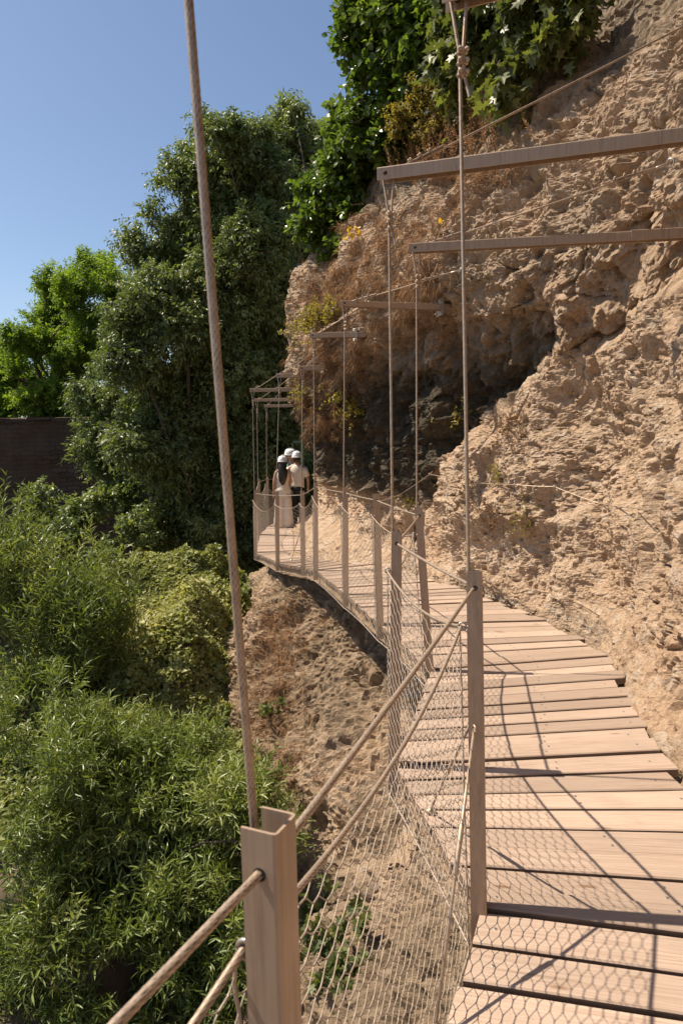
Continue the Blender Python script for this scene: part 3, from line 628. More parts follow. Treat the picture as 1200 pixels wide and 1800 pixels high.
# hand line along the rock
hp = []
for px, py in ((612, 895), (655, 887), (700, 871), (752, 838), (838, 849), (904, 858), (970, 858), (1046, 880), (1120, 896), (1205, 906), (1300, 925)):
    k_ = pick(px, py, 9)
    if k_ is not None: hp.append((k_[0]+k_[1]*.045, k_[1], px))
hl = tag(empty('hand_line', hp[len(hp)//2][0]), 'thin wire hand line slung along the rock face at waist height', 'cable')
pts = []
for i in range(len(hp)-1): pts += list(sagline(hp[i][0], hp[i+1][0], .006, 6)[:-1])
pts.append(hp[-1][0]); rope('cable_strand', np.array(pts), .0042, M['cable'], hl, lod=1, pitch=.06)
for p_, n_, px in hp:
    if px in (752, 904, 970, 1205):
        e = MB(); e.ring(p_, np.cross(n_, UPV), .014, .004, 14, 6); e.tube([p_-n_*.012, p_-n_*.12], .005, 6); e.build('eyebolt', M['shiny'], hl)
# ------------------------------------------------------------------ vegetation helpers
def T_lance(w, droop=.16, cup=.03):
    return np.array([(0, 0, 0), (.34, .5*w, cup), (.34, -.5*w, cup), (.68, .40*w, cup-droop*.35), (.68, -.40*w, cup-droop*.35), (1, 0, -droop), (.34, 0, 0), (.68, 0, -droop*.35)]), \
        [np.array([(0, 6, 1), (0, 2, 6), (3, 7, 5), (7, 4, 5)]), np.array([(1, 6, 7, 3), (6, 2, 4, 7)])]
def T_oval(w, cup=.07):
    return np.array([(0, 0, 0), (.30, .46*w, cup), (.30, -.46*w, cup), (.66, .44*w, cup*.8), (.66, -.44*w, cup*.8), (1, 0, -.08), (.5, 0, 0)]), \
        [np.array([(0, 6, 1), (0, 2, 6), (1, 6, 3), (2, 4, 6), (3, 6, 5), (4, 5, 6)])]
def T_palm():      # five-lobed fig leaf
    out = [(0, 0), (-.05, .28), (.16, .44), (.30, .20), (.58, .46), (.58, .15), (1.0, 0), (.58, -.15), (.58, -.46), (.30, -.20), (.16, -.44), (-.05, -.28)]
    V = [(.26, 0, 0)]+[(x, y, .10*abs(y)-.08*x*x) for x, y in out]; n = len(out)
    return np.array(V, float), [np.array([(0, i+1, (i+1) % n+1) for i in range(n)])]
def T_ivy():
    out = [(0, 0), (-.12, .34), (.22, .40), (.38, .30), (.62, .22), (1.0, 0), (.62, -.22), (.38, -.30), (.22, -.40), (-.12, -.34)]
    V = [(.25, 0, 0)]+[(x, y, .08*abs(y)-.08*x*x) for x, y in out]; n = len(out)
    return np.array(V, float), [np.array([(0, i+1, (i+1) % n+1) for i in range(n)])]
def inst(Tm, pos, axis, nor, size, rnd=None):
    TV, TF = Tm; pos = np.asarray(pos); n = len(pos); a = nrm(axis); z = nor-a*(nor*a).sum(1, keepdims=True); z = nrm(z); y = np.cross(z, a)
    sz = np.broadcast_to(np.asarray(size, float), (n,))[:, None, None]
    V = pos[:, None]+sz*(TV[None, :, :1]*a[:, None]+TV[None, :, 1:2]*y[:, None]+TV[None, :, 2:]*z[:, None]); m = len(TV)
    F = [(f[None]+(np.arange(n)*m)[:, None, None]).reshape(-1, f.shape[1]) for f in TF]
    r = np.repeat(rng.random(n) if rnd is None else rnd, m); return V.reshape(-1, 3), F, r
def rdir(n): return nrm(rng.normal(size=(n, 3)))
def shoots(o, d, L, nl, ll, droop=.25, gdrop=.2, spread=.9, start=.12, upn=.6, tone=None, jit=.35):
    """leafy shoots: leaf bases along curved stems; returns arrays for inst() and the stem lines"""
    n = len(o); d = nrm(d); u = np.linspace(start, 1, nl)[None]+rng.uniform(-.03, .03, (n, nl)); L = np.broadcast_to(np.asarray(L, float), (n,))
    e1 = nrm(np.cross(d, rdir(n))); e2 = np.cross(d, e1)
    pos = o[:, None]+d[:, None]*(L[:, None]*u)[..., None]; pos[..., 2] -= droop*L[:, None]*u*u
    an = (np.arange(nl)*2.4)[None]+rng.uniform(0, 6.28, (n, 1))+rng.uniform(-.4, .4, (n, nl))
    side = np.cos(an)[..., None]*e1[:, None]+np.sin(an)[..., None]*e2[:, None]
    tan = d[:, None]*np.ones((1, nl, 1)); tan = tan.copy(); tan[..., 2] -= 2*droop*u
    ax = nrm(tan)*(1.05-spread*.65)+side*spread+rng.normal(size=(n, nl, 3))*jit*.5; ax[..., 2] -= gdrop
    no = rng.normal(size=(n, nl, 3))*.55+np.array([0, 0, upn]); sz = ll*rng.uniform(.65, 1.15, (n, nl))*(1-.35*np.abs(u-.45))
    rn = np.clip((rng.random((n, 1)) if tone is None else tone[:, None])*.65+rng.random((n, nl))*.35, 0, 1)
    return pos.reshape(-1, 3), ax.reshape(-1, 3), no.reshape(-1, 3), sz.ravel(), rn.ravel()
def stems(o, d, L, droop, r, k=3, m=5):
    n = len(o); d = nrm(d); u = np.linspace(0, 1, m); L = np.broadcast_to(np.asarray(L, float), (n,))
    p = o[:, None]+d[:, None]*(L[:, None]*u[None])[..., None]; p[..., 2] -= droop*L[:, None]*u*u
    e1 = nrm(np.cross(d, rdir(n))); e2 = np.cross(d, e1); rr = (r*(1-.7*u))[None, :, None]; V = []
    for j in range(k): a = 2*math.pi*j/k; V.append(p+rr*(math.cos(a)*e1+math.sin(a)*e2)[:, None])
    V = np.stack(V, 2).reshape(-1, 3); b = (np.arange(n)*m*k)[:, None, None]+(np.arange(m-1)*k)[None, :, None]; j = np.arange(k)[None, None]; j2 = (j+1) % k
    return V, np.stack([b+j, b+j2, b+k+j2, b+k+j], -1).reshape(-1, 4)
def lobes_world(lob, d, dj=0.0):
    out = []
    for l in lob:
        px, py, r = l[:3]; dd_ = (l[3] if len(l) > 3 else d)+(rng.uniform(-dj, dj) if dj else 0); out.append((P(px, py, dd_), r*dd_/FPX))
    return out
def subdivide(lobes, k, fr):
    out = []
    for c, r in lobes:
        for v in rdir(k): out.append((c+v*r*rng.uniform(.3, .92), r*fr*rng.uniform(.65, 1.25)))
    return out
def shell_points(lobes, dens, inner=.45, squash=1.0):
    C, D, RR = [], [], []
    for c, r in lobes:
        n = max(3, int(dens*r*r)); v = rdir(n); rad = r*(inner+(1.05-inner)*np.sqrt(rng.random(n)))
        C.append(c+v*rad[:, None]*np.array([1, 1, squash])); D.append(v); RR.append(np.full(n, r))
    return np.concatenate(C), np.concatenate(D), np.concatenate(RR)
def woody(o, pts_list, name, mat, parent):
    m = MB()
    for pts, r0, r1 in pts_list: m.tube(pts, np.linspace(r0, r1, len(pts)), 7)
    return m.build(name, mat, parent)
def bend(a, b, amt, n=7):
    a = np.asarray(a, float); b = np.asarray(b, float); t = np.linspace(0, 1, n)[:, None]; off = rng.normal(size=3)*amt*np.linalg.norm(b-a)
    return a+(b-a)*t+off*np.sin(t*math.pi)+rng.normal(size=(n, 3))*amt*.12*np.linalg.norm(b-a)*np.sin(t*math.pi)
def leafy(name, label, cat, base, lobes, mats, Tm, dens, L, nl, ll, up=.35, out=.8, rand=.5, trunk=.12, limbs=None, group=None, crown='crown', trunkname='trunk', stemr=.004, tip=None, **kw):
    """a tree or shrub: trunk with limbs to its lobes, and leafy shoots spread through the lobes"""
    base = np.asarray(base, float); ro = tag(empty(name, base), label, cat, group)
    sub = kw.pop('sub', 8); sl_ = subdivide(lobes, sub, kw.pop('subr', .38)) if sub else lobes
    C, D, RR = shell_points(sl_, dens, kw.pop('inner', .15), kw.pop('squash', 1.0)); n = len(C)
    gap = kw.pop('gap', None)
    if gap is not None:
        kp = fbm((C*1.5).astype(np.float32), 3, 321) > gap; C, D, RR = C[kp], D[kp], RR[kp]; n = len(C)
    d = nrm(D*out+rdir(n)*rand+np.array([0, 0, up])); Ls = L*rng.uniform(.6, 1.25, n)
    o = C-d*Ls[:, None]*.5
    tone = np.clip(.5+.45*fbm((C*1.3).astype(np.float32), 3, 123)+rng.normal(size=n)*.16, 0, 1)
    pos, ax, no, sz, rn = shoots(o, d, Ls, nl, ll, tone=tone, **kw)
    V, F, r = inst(Tm, pos, ax, no, sz, rn); np_obj(crown, V, F, mats[0], ro, {'rnd': r})
    if stemr:
        V, F = stems(o, d, Ls, kw.get('droop', .25), stemr); np_obj('twigs', V, F, mats[1], ro, smooth=True)
    tl = []
    if trunk:
        cen = sum(c for c, r in lobes)/len(lobes); topz = max(c[2] for c, r in lobes)
        fork = base+(cen-base)*.45; spine = bend(base, fork, .05); tl.append((spine, trunk, trunk*.75))
        for c, r in lobes[:(limbs or len(lobes))]: tl.append((bend(fork if rng.random() < .6 else spine[4], c, .10), trunk*rng.uniform(.3, .6), trunk*.06))
        woody(base, tl, trunkname, M['bark'], ro)
    return ro

# ------------------------------------------------------------------ ground
def gh(x, y):
    s = np.where(y > 12.5, -.65-.7*(y-12.5), np.where(y > 8, -.65-.22*(12.5-y), -1.64-.85*(8-y)))
    s = s-np.where(x < -3.7, .8*(-3.7-x), 0)-.9*np.maximum(0, x+2.3)
    s = np.maximum(s, -6.5); return np.where(y > 26.6, 2.6, s)
gx_ = np.concatenate([[-900, -400, -150, -70, -40, -25], np.arange(-16, 6, .25), [10, 20, 40, 80, 200, 500, 900]]); gy_ = np.concatenate([[-300, -60, -20, -8], np.arange(-4, 26.6, .25), [26.65, 28, 34, 50, 100, 300, 900, 1800]])
X, Y = np.meshgrid(gx_, gy_, indexing='ij'); pp = np.stack([X, Y, 0*X], -1).reshape(-1, 3).astype(np.float32)
Zg = gh(X, Y).ravel(); lump = .22*fbm(pp*.9, 4, 5); Zg = Zg+np.where((np.abs(pp[:, 0]) < 17) & (pp[:, 1] < 22), lump, 0)
a, b = len(gx_), len(gy_); ig = np.arange(a-1)[:, None]*b; jg = np.arange(b-1)[None]
M['soil'] = simple('valley_soil', (.05, .038, .024), (.15, .105, .066), .95, 0, 4, .8, .05)
gr = np_obj('ground', np.stack([pp[:, 0], pp[:, 1], Zg], 1), np.stack([ig+jg, ig+b+jg, ig+b+jg+1, ig+jg+1], -1).reshape(-1, 4), M['soil'], smooth=True)
tag(gr, 'brown valley ground below the walkway', 'ground', kind='structure')

# ------------------------------------------------------------------ stone retaining wall
def wall_mat():
    m, nt, b = new_mat('old_stonework', .92); co = objco(nt); sp = nt.nodes.new('ShaderNodeMapping'); nt.links.new(co, sp.inputs[0]); sp.inputs['Rotation'].default_value = (R(90), 0, 0)
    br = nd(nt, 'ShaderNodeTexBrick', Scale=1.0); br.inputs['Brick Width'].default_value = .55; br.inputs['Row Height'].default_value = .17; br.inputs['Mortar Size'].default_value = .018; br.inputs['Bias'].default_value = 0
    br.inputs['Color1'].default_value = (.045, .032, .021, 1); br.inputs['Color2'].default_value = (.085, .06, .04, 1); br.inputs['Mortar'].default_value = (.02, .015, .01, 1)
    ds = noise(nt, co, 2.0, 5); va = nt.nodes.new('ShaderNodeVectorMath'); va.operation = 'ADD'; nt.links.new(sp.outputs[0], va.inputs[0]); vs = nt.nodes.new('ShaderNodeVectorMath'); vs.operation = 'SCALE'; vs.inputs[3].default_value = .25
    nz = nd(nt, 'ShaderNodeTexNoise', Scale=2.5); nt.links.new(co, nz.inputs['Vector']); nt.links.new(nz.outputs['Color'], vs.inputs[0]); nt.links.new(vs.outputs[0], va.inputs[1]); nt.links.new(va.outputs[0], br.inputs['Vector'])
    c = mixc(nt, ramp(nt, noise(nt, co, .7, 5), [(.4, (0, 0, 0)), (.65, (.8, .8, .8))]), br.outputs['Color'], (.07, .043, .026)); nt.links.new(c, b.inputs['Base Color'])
    nt.links.new(bump(nt, br.outputs['Fac'], -.8, .04, bump(nt, noise(nt, co, 9, 6), .7, .05)), b.inputs['Normal']); return m
M['wall'] = wall_mat()
wl, wr = P(-140, 724, 26), P(640, 742, 26)
wtop = .5*(wl[2]+wr[2])+.02
ww = tag(empty('stone_wall', (wl+wr)/2*np.array([1, 1, 0])), 'tall dark stone retaining wall in shade at the left, its flat top below the bright green tree', 'wall')
yw = wl[1]; m = MB(); xs = np.arange(-14.5, 2, .5)
def wallrow(y_, z_): return np.array([(x, y_, z_) for x in xs])
nzw = 40; gxw, gzw = np.meshgrid(np.linspace(-19, 2, 150), np.linspace(-7, wtop-.12, 90), indexing='ij'); pw = np.stack([gxw, 0*gxw+yw, gzw], -1).reshape(-1, 3)
pw[:, 1] += .07*fbm((pw*1.6).astype(np.float32), 4, 8); iw = np.arange(149)[:, None]*90; jw = np.arange(89)[None]
Fw = np.stack([iw+jw, iw+90+jw, iw+91+jw, iw+jw+1], -1).reshape(-1, 4); pb = pw.copy(); pb[:, 1] += .55
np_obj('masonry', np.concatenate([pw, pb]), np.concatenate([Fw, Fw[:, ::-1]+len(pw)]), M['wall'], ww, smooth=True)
m = MB(); xx = -19.0
while xx < 2:
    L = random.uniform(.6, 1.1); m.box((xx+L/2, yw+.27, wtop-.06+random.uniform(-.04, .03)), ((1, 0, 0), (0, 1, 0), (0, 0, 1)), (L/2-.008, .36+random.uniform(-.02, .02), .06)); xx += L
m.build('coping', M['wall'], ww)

# ------------------------------------------------------------------ trees
M['leaf_dark'] = leaf_mat('dark_tree_leaf', [(.06, .09, .028), (.125, .17, .052), (.24, .285, .12)], .44, .36, spec=.6)
M['leaf_lime'] = leaf_mat('locust_leaf', [(.08, .14, .016), (.15, .23, .025), (.24, .32, .05)], .5, .48)
M['leaf_willow'] = leaf_mat('willow_leaf', [(.082, .12, .026), (.175, .225, .055), (.35, .385, .14)], .40, .30)
M['leaf_ivy'] = leaf_mat('ivy_leaf', [(.13, .16, .04), (.25, .27, .08), (.38, .37, .15)], .48, .32, spec=.3)
M['leaf_gloss'] = leaf_mat('glossy_leaf', [(.05, .09, .016), (.095, .15, .025), (.17, .23, .045)], .32, .42)
M['leaf_fig'] = leaf_mat('fig_leaf', [(.055, .075, .024), (.10, .125, .036), (.16, .18, .05)], .45, .36)
M['leaf_yellow'] = leaf_mat('yellowing_leaf', [(.16, .13, .03), (.26, .21, .045), (.30, .28, .06)], .5, .4)
M['leaf_red'] = leaf_mat('reddish_leaf', [(.15, .06, .035), (.22, .10, .05), (.14, .13, .04)], .6, .3)
M['dry'] = leaf_mat('dry_stalk', [(.17, .09, .045), (.33, .195, .10), (.50, .33, .19)], .8, .15, (1, .9, .8), .1)
M['petal'] = leaf_mat('yellow_petal', [(.60, .36, .01), (.72, .50, .03)], .5, .3, (1, 1, 1))

t1 = [(392, 235, 50), (435, 255, 48), (462, 330, 62), (415, 300, 60), (350, 290, 45), (338, 330, 65), (430, 320, 70), (385, 400, 85), (295, 420, 65), (460, 430, 75), (255, 520, 70), (340, 550, 105), (450, 560, 95), (228, 620, 80), (300, 690, 115), (420, 690, 115), (190, 715, 65), (255, 790, 85), (375, 810, 105), (330, 890, 75), (430, 880, 80), (470, 780, 65), (175, 790, 45), (300, 960, 50), (375, 960, 65), (450, 980, 70)]
leafy('dark_tree', 'big dark evergreen tree with drooping glossy leaves, its crown filling the middle left', 'tree', (-4.4, 22.2, -4), lobes_world(t1, 22, 1.4), (M['leaf_dark'], M['twig']), T_lance(.36, .2), 380, .85, 13, .18, sub=14, gap=-.42, up=.25, out=.7, rand=.6, droop=.3, gdrop=.45, spread=.8, trunk=.22, stemr=.005)
t2 = [(506, 195, 34), (480, 250, 40), (470, 350, 50), (510, 240, 45), (528, 265, 55), (492, 300, 55), (545, 350, 55), (505, 420, 75), (530, 510, 70), (480, 570, 70), (500, 660, 70), (490, 750, 60), (475, 850, 60), (520, 830, 60), (485, 930, 50)]
leafy('dark_tree', 'narrow dark evergreen tree with a pointed top, standing close against the cliff edge', 'tree', (-2.0, 24.5, -4), lobes_world(t2, 24, 1.0), (M['leaf_dark'], M['twig']), T_lance(.36, .2), 380, .85, 13, .18, sub=14, gap=-.42, up=.3, out=.7, rand=.6, droop=.28, gdrop=.42, spread=.8, trunk=.2, stemr=.005)
t3 = [(150, 482, 34), (186, 468, 28), (150, 525, 50), (95, 560, 55), (195, 500, 38), (50, 610, 50), (170, 610, 60), (110, 640, 70), (200, 590, 50), (40, 690, 50), (165, 690, 60), (100, 700, 50), (15, 650, 40), (88, 500, 32), (-20, 690, 50), (5, 712, 40), (60, 716, 36), (-30, 640, 40), (115, 712, 36)]
leafy('bright_tree', 'bright yellow green tree with feathery leaves rising behind the stone wall', 'tree', (-13.2, 31, 2.6), lobes_world(t3, 31, 1.5), (M['leaf_lime'], M['twig']), T_oval(.42), 165, 1.05, 26, .19, up=.7, out=.8, rand=.5, droop=.15, gdrop=.05, spread=.95, trunk=.2, stemr=.006)
t4 = [(12, 640, 34, 45), (-25, 600, 40, 45), (30, 690, 40, 45)]
leafy('far_tree', 'far hazy green tree at the left edge behind the bright one', 'tree', (-23, 46, 2.2), lobes_world(t4, 45), (M['leaf_lime'], M['twig']), T_oval(.6), 90, 1.2, 16, .3, trunk=.2, stemr=0)
# understorey in the shade between the wall and the dark tree
t5 = [(150, 900, 55, 22), (210, 880, 60, 22.5), (255, 930, 55, 21.5), (60, 900, 60, 23), (110, 960, 60, 21), (180, 980, 55, 20), (280, 900, 50, 22)]
leafy('shade_shrub', 'dark leafy thicket in deep shade between the stone wall and the tree', 'shrub', (-7.2, 22.0, -6), lobes_world(t5, 19), (M['leaf_dark'], M['twig']), T_oval(.6), 170, .5, 10, .17, trunk=.08, stemr=.004)

# ------------------------------------------------------------------ willow thickets in the valley
wA = [(20, 1000, 50, 9.3), (100, 1050, 48, 9.2), (170, 1060, 38, 9), (215, 1070, 28, 8.8), (35, 1070, 80, 9), (130, 1090, 78, 8.8), (60, 1170, 90, 8.6), (185, 1130, 55, 8.7), (-30, 1000, 80, 9)]
kwW = dict(droop=.12, gdrop=.05, spread=.62, upn=.5)
leafy('willow_shrub', 'upright slender willow shrub at the left edge, in front of the stone wall', 'shrub', (-4.2, 9.0, -5.5), lobes_world(wA, 9), (M['leaf_willow'], M['greentwig']), T_lance(.15, .18), 300, 1.0, 20, .165, up=1.5, out=.45, rand=.4, trunk=.06, trunkname='stem', crown='foliage', stemr=.004, **kwW)
tips = [(12, 826), (55, 850), (30, 872), (5, 880), (72, 900), (105, 915), (125, 930), (60, 930), (150, 905), (165, 945), (190, 930), (200, 960), (222, 950), (240, 985), (185, 985), (90, 960), (20, 940), (140, 975), (-15, 850), (-20, 900), (45, 960), (115, 985)]
to = tag(empty('willow_shrub', P(100, 1180, 9)), 'sparse tall willow shoots standing up against the dark gap beside the stone wall', 'shrub'); O_, D_, L_ = [], [], []
for (tx, ty) in tips:
    dd_ = rng.uniform(8.7, 9.5); tp_ = P(tx, ty, dd_)
    for j in range(3):
        L = rng.uniform(.7, 1.25)*(1 if j == 0 else .75); dv = nrm(np.array([rng.normal()*.16+.05, rng.normal()*.16, 1.0])); O_.append(tp_-dv*L+rng.normal(size=3)*.07*(j > 0)-np.array([0, 0, .1*j])); D_.append(dv); L_.append(L)
O_, D_, L_ = np.array(O_), np.array(D_), np.array(L_)
pos, ax, no, sz, rn = shoots(O_, D_, L_, 24, .155, droop=.06, gdrop=.0, spread=.62, start=.1, upn=.5); V, F, r = inst(T_lance(.15, .18), pos, ax, no, sz, rn); np_obj('foliage', V, F, M['leaf_willow'], to, {'rnd': r})
V, F = stems(O_-D_*1.2, D_, L_+1.2, .06, .006); np_obj('stem', V, F, M['greentwig'], to, smooth=True)
wB = [(95, 1270, 100, 7.6), (205, 1290, 85, 7.6), (310, 1335, 80, 7.4), (405, 1385, 62, 7.0), (130, 1350, 100, 7.3), (250, 1370, 90, 7.2), (60, 1420, 115, 7.0), (190, 1400, 105, 7.2), (310, 1410, 95, 7.0), (430, 1430, 68, 6.6), (480, 1480, 40, 6.3)]
leafy('willow_shrub', 'wide pale willow thicket below the ivy slope, left of the lower cliff', 'shrub', (-2.3, 7.4, -4.6), lobes_world(wB, 7.2, .25), (M['leaf_willow'], M['greentwig']), T_lance(.15, .18), 560, .55, 15, .14, sub=13, subr=.42, gap=-.28, up=.55, out=.7, rand=.6, trunk=.05, trunkname='stem', crown='foliage', stemr=.003, **kwW)
wC = [(60, 1560, 115, 6.7), (190, 1530, 100, 6.8), (310, 1540, 90, 6.6), (410, 1560, 65, 6.3), (110, 1680, 115, 6.4), (240, 1670, 80, 6.5), (350, 1660, 75, 6.3), (440, 1640, 55, 6.1), (300, 1780, 80, 6.2), (160, 1790, 70, 6.2), (420, 1760, 55, 6.0), (60, 1640, 100, 6.5), (20, 1760, 80, 6.3), (230, 1760, 90, 6.2), (100, 1800, 90, 6.1), (340, 1840, 90, 6.0), (230, 1600, 90, 6.6), (150, 1880, 100, 6.0)]
leafy('willow_shrub', 'darker willow thicket at the bottom left behind the nearest post', 'shrub', (-2.1, 6.4, -6), lobes_world(wC, 6.5, .25), (M['leaf_willow'], M['greentwig']), T_lance(.16, .18), 470, .52, 14, .138, sub=13, subr=.42, gap=-.22, up=.45, out=.7, rand=.6, trunk=.05, trunkname='stem', crown='foliage', stemr=.003, **kwW)
# ------------------------------------------------------------------ ivy over the slope: nobody could count it
n = 76000; x = rng.uniform(-5.6, -.6, n); y = rng.uniform(6.6, 13.4, n); kp = x < -.135*y+.12*fbm(np.stack([x*2, y*2, 0*x], 1), 2, 9); x, y = x[kp], y[kp]; n = len(x)
pz = np.stack([x, y, 0*x], 1).astype(np.float32); zz = gh(x, y)+.22*fbm(pz*.9, 4, 5)+.34*np.clip(fbm(pz*1.8, 3, 66)+.35, 0, 1.2)*rng.random(n)**.4+.03
no = nrm(rng.normal(size=(n, 3))*.6+np.array([-.1, -.35, .9])); ax = np.cross(no, rdir(n)); tone = np.clip(.45+.55*fbm(pz*.8, 3, 17)+rng.normal(size=n)*.2, 0, 1)
V, F, r = inst(T_ivy(), np.stack([x, y, zz], 1), ax, no, rng.uniform(.04, .085, n), tone)
tag(np_obj('ivy_ground_cover', V, F, M['leaf_ivy'], attrs={'rnd': r}), 'pale sunlit ivy blanketing the slope left of the lower cliff', 'ivy', kind='stuff')

# ------------------------------------------------------------------ green shrubs on the cliff top
def med(lob): return lobes_world(lob, 9)
s1 = [(575, 440, 32, 10), (560, 385, 38, 10), (600, 420, 40, 9.8), (565, 330, 36, 10), (610, 330, 60, 9.8), (595, 265, 42, 9.8), (650, 270, 70, 9.5), (640, 380, 42, 9.5), (605, 200, 34, 9.6), (655, 190, 62, 9.3), (690, 250, 50, 9.2), (548, 405, 20, 10)]
leafy('leafy_shrub', 'glossy green shrub hanging over the left corner of the cliff top beside the blue sky', 'shrub', P(660, 330, 10.2), med(s1), (M['leaf_gloss'], M['twig']), T_oval(.62), 760, .38, 11, .13, up=.2, out=.8, rand=.6, droop=.25, gdrop=.3, spread=.85, trunk=.035, trunkname='stem', crown='foliage', stemr=.004)
s2 = [(690, 120, 75, 9), (650, 60, 55, 9), (730, 60, 80, 8.8), (690, 0, 70, 8.8), (640, 110, 30, 9.2), (625, 15, 26, 9), (770, 20, 70, 8.6), (740, 140, 60, 8.8), (740, -50, 80, 8.8), (660, -40, 50, 9)]
leafy('leafy_shrub', 'tall green shrub at the top edge, left of the topmost beam', 'shrub', P(760, 180, 9.2), med(s2), (M['leaf_gloss'], M['twig']), T_oval(.66), 700, .4, 11, .132, up=.3, out=.8, rand=.6, droop=.2, gdrop=.25, spread=.85, trunk=.04, trunkname='stem', crown='foliage', stemr=.004)
s3 = [(850, 60, 62, 6.9), (900, 40, 70, 6.7), (960, 20, 62, 6.5), (1010, 0, 45, 6.3), (890, 120, 42, 6.6), (930, 90, 50, 6.4), (830, 20, 50, 7.1), (800, 110, 48, 7.6), (810, 60, 50, 7.4), (1010, -40, 60, 6.4), (930, -50, 80, 6.6), (850, -40, 80, 7)]
leafy('fig_shrub', 'dark fig bush with lobed leaves hanging at the top, right of the clamped rope', 'shrub', P(900, -10, 7.4), med(s3), (M['leaf_fig'], M['twig']), T_palm(), 560, .36, 8, .165, up=-.15, out=.6, rand=.6, droop=.4, gdrop=.55, spread=.85, trunk=.04, trunkname='stem', crown='foliage', stemr=.005)
s4 = [(745, 160, 30, 8.3), (780, 180, 34, 8.2), (715, 195, 30, 8.5), (745, 230, 30, 8.4), (700, 215, 25, 8.6)]
leafy('yellowing_shrub', 'small yellowing shrub between the tall green shrub and the dry stalks', 'shrub', P(760, 240, 8.6), med(s4), (M['leaf_yellow'], M['twig']), T_oval(.55), 1100, .25, 12, .05, up=.5, out=.8, rand=.5, trunk=.015, trunkname='stem', crown='foliage', stemr=.003)
# bare twigs with seed heads against the sky
tw = tag(empty('seed_head_twig', P(650, 60, 9)), 'bare twigs with dark seed heads against the sky at the top', 'twig'); ml = []; hd = MB()
for (ax_, ay_, bx_, by_) in ((650, 60, 590, 12), (640, 30, 600, 30), (650, 60, 608, 45), (640, 200, 606, 215), (640, 180, 615, 160)):
    ml.append((bend(P(ax_, ay_, 9), P(bx_, by_, 9), .08), .006, .002))
woody(None, ml, 'twigs', M['twig'], tw)
c_ = []
for (hx, hy) in ((590, 12), (600, 30), (608, 45), (594, 22)): c_.append(P(hx, hy, 9)+rng.normal(size=(26, 3))*.035)
c_ = np.concatenate(c_); V, F, r = inst(T_oval(.9), c_, rdir(len(c_)), rdir(len(c_)), .022); np_obj('seed_heads', V, F, M['twig'], tw, {'rnd': r})

# ------------------------------------------------------------------ dry growth on the cliff: stuff
def scatter(polys, n):
    out = []
    for (x0, y0, x1, y1, wgt) in polys:
        for _ in range(int(n*wgt)):
            px, py = (x0+x1)/2+rng.normal()*(x1-x0)*.30, (y0+y1)/2+rng.normal()*(y1-y0)*.30; k_ = pick(px, py, 5)
            if k_ is not None: out.append((k_[0], k_[1], px, py))
    return out
def blades(base, d, L, w, sag, m=4):
    n = len(base); u = np.linspace(0, 1, m); d = nrm(d); p = base[:, None]+d[:, None]*(L[:, None]*u[None])[..., None]; p[..., 2] -= sag*L[:, None]*u*u
    sd = nrm(np.cross(d, rdir(n))); ww_ = w*(1-.8*u); A = p+sd[:, None]*ww_[None, :, None]; Bb = p-sd[:, None]*ww_[None, :, None]
    V = np.stack([A, Bb], 2).reshape(-1, 3); b = (np.arange(n)*m*2)[:, None]+(np.arange(m-1)*2)[None]
    return V, np.stack([b, b+1, b+3, b+2], -1).reshape(-1, 4), np.repeat(rng.random(n), m*2)
def drygrass(name, label, polys, n, per, Lr, w, sag, ndir=.6, rnd_=.8, zb=0.0):
    sc = scatter(polys, n); b = np.repeat(np.array([s_[0] for s_ in sc]), per, 0); nn_ = np.repeat(np.array([s_[1] for s_ in sc]), per, 0)
    ln = np.repeat(rng.uniform(.5, 1.2, len(sc)), per)*rng.uniform(.5, 1, len(b))*Lr
    clump_d = np.repeat(rdir(len(sc)), per, 0)
    V, F, r = blades(b+rng.normal(size=b.shape)*.026, nn_*ndir+rdir(len(b))*rnd_+clump_d*.5+np.array([0, 0, zb]), ln, w, sag)
    return tag(np_obj(name, V, F, M['dry'], attrs={'rnd': r}), label, 'dry growth', kind='stuff')
drygrass('dry_growth', 'matted dry brown stalks hanging over the left half of the upper cliff', [(560, 350, 780, 480, .20), (525, 450, 660, 560, .22), (660, 470, 780, 560, .08), (515, 560, 640, 680, .20), (515, 680, 600, 780, .14), (780, 280, 900, 330, .05), (640, 540, 800, 600, .05)], 1250, 17, .15, .0027, .55, .55, .95, -.05)
drygrass('dry_growth', 'dry grass along the left edge of the lower cliff under the walkway', [(445, 1050, 545, 1180, .5), (430, 1140, 520, 1290, .4), (450, 1250, 560, 1400, .15)], 520, 13, .17, .0026, .6, .5, .7, .3)
sc = scatter([(745, 175, 880, 290, 1.0), (690, 290, 800, 330, .3)], 230); o = np.array([s_[0] for s_ in sc]); nn_ = np.array([s_[1] for s_ in sc])
d_ = nn_*.45+np.array([0, 0, .9])+rdir(len(o))*.35; Ls = rng.uniform(.25, .6, len(o))
ds_ = tag(empty('dry_shrub', o.mean(0)), 'feathery dry brown stalks standing up below the dark fig bush', 'dry shrub')
pos, ax, no, sz, rn = shoots(o, d_, Ls, 34, .035, droop=.12, gdrop=-.1, spread=.75, start=.2); V, F, r = inst(T_lance(.3), pos, ax, no, sz, rn); np_obj('seed_plumes', V, F, M['dry'], ds_, {'rnd': r})
V, F = stems(o, d_, Ls, .12, .003); np_obj('stalks', V, F, M['twig'], ds_)
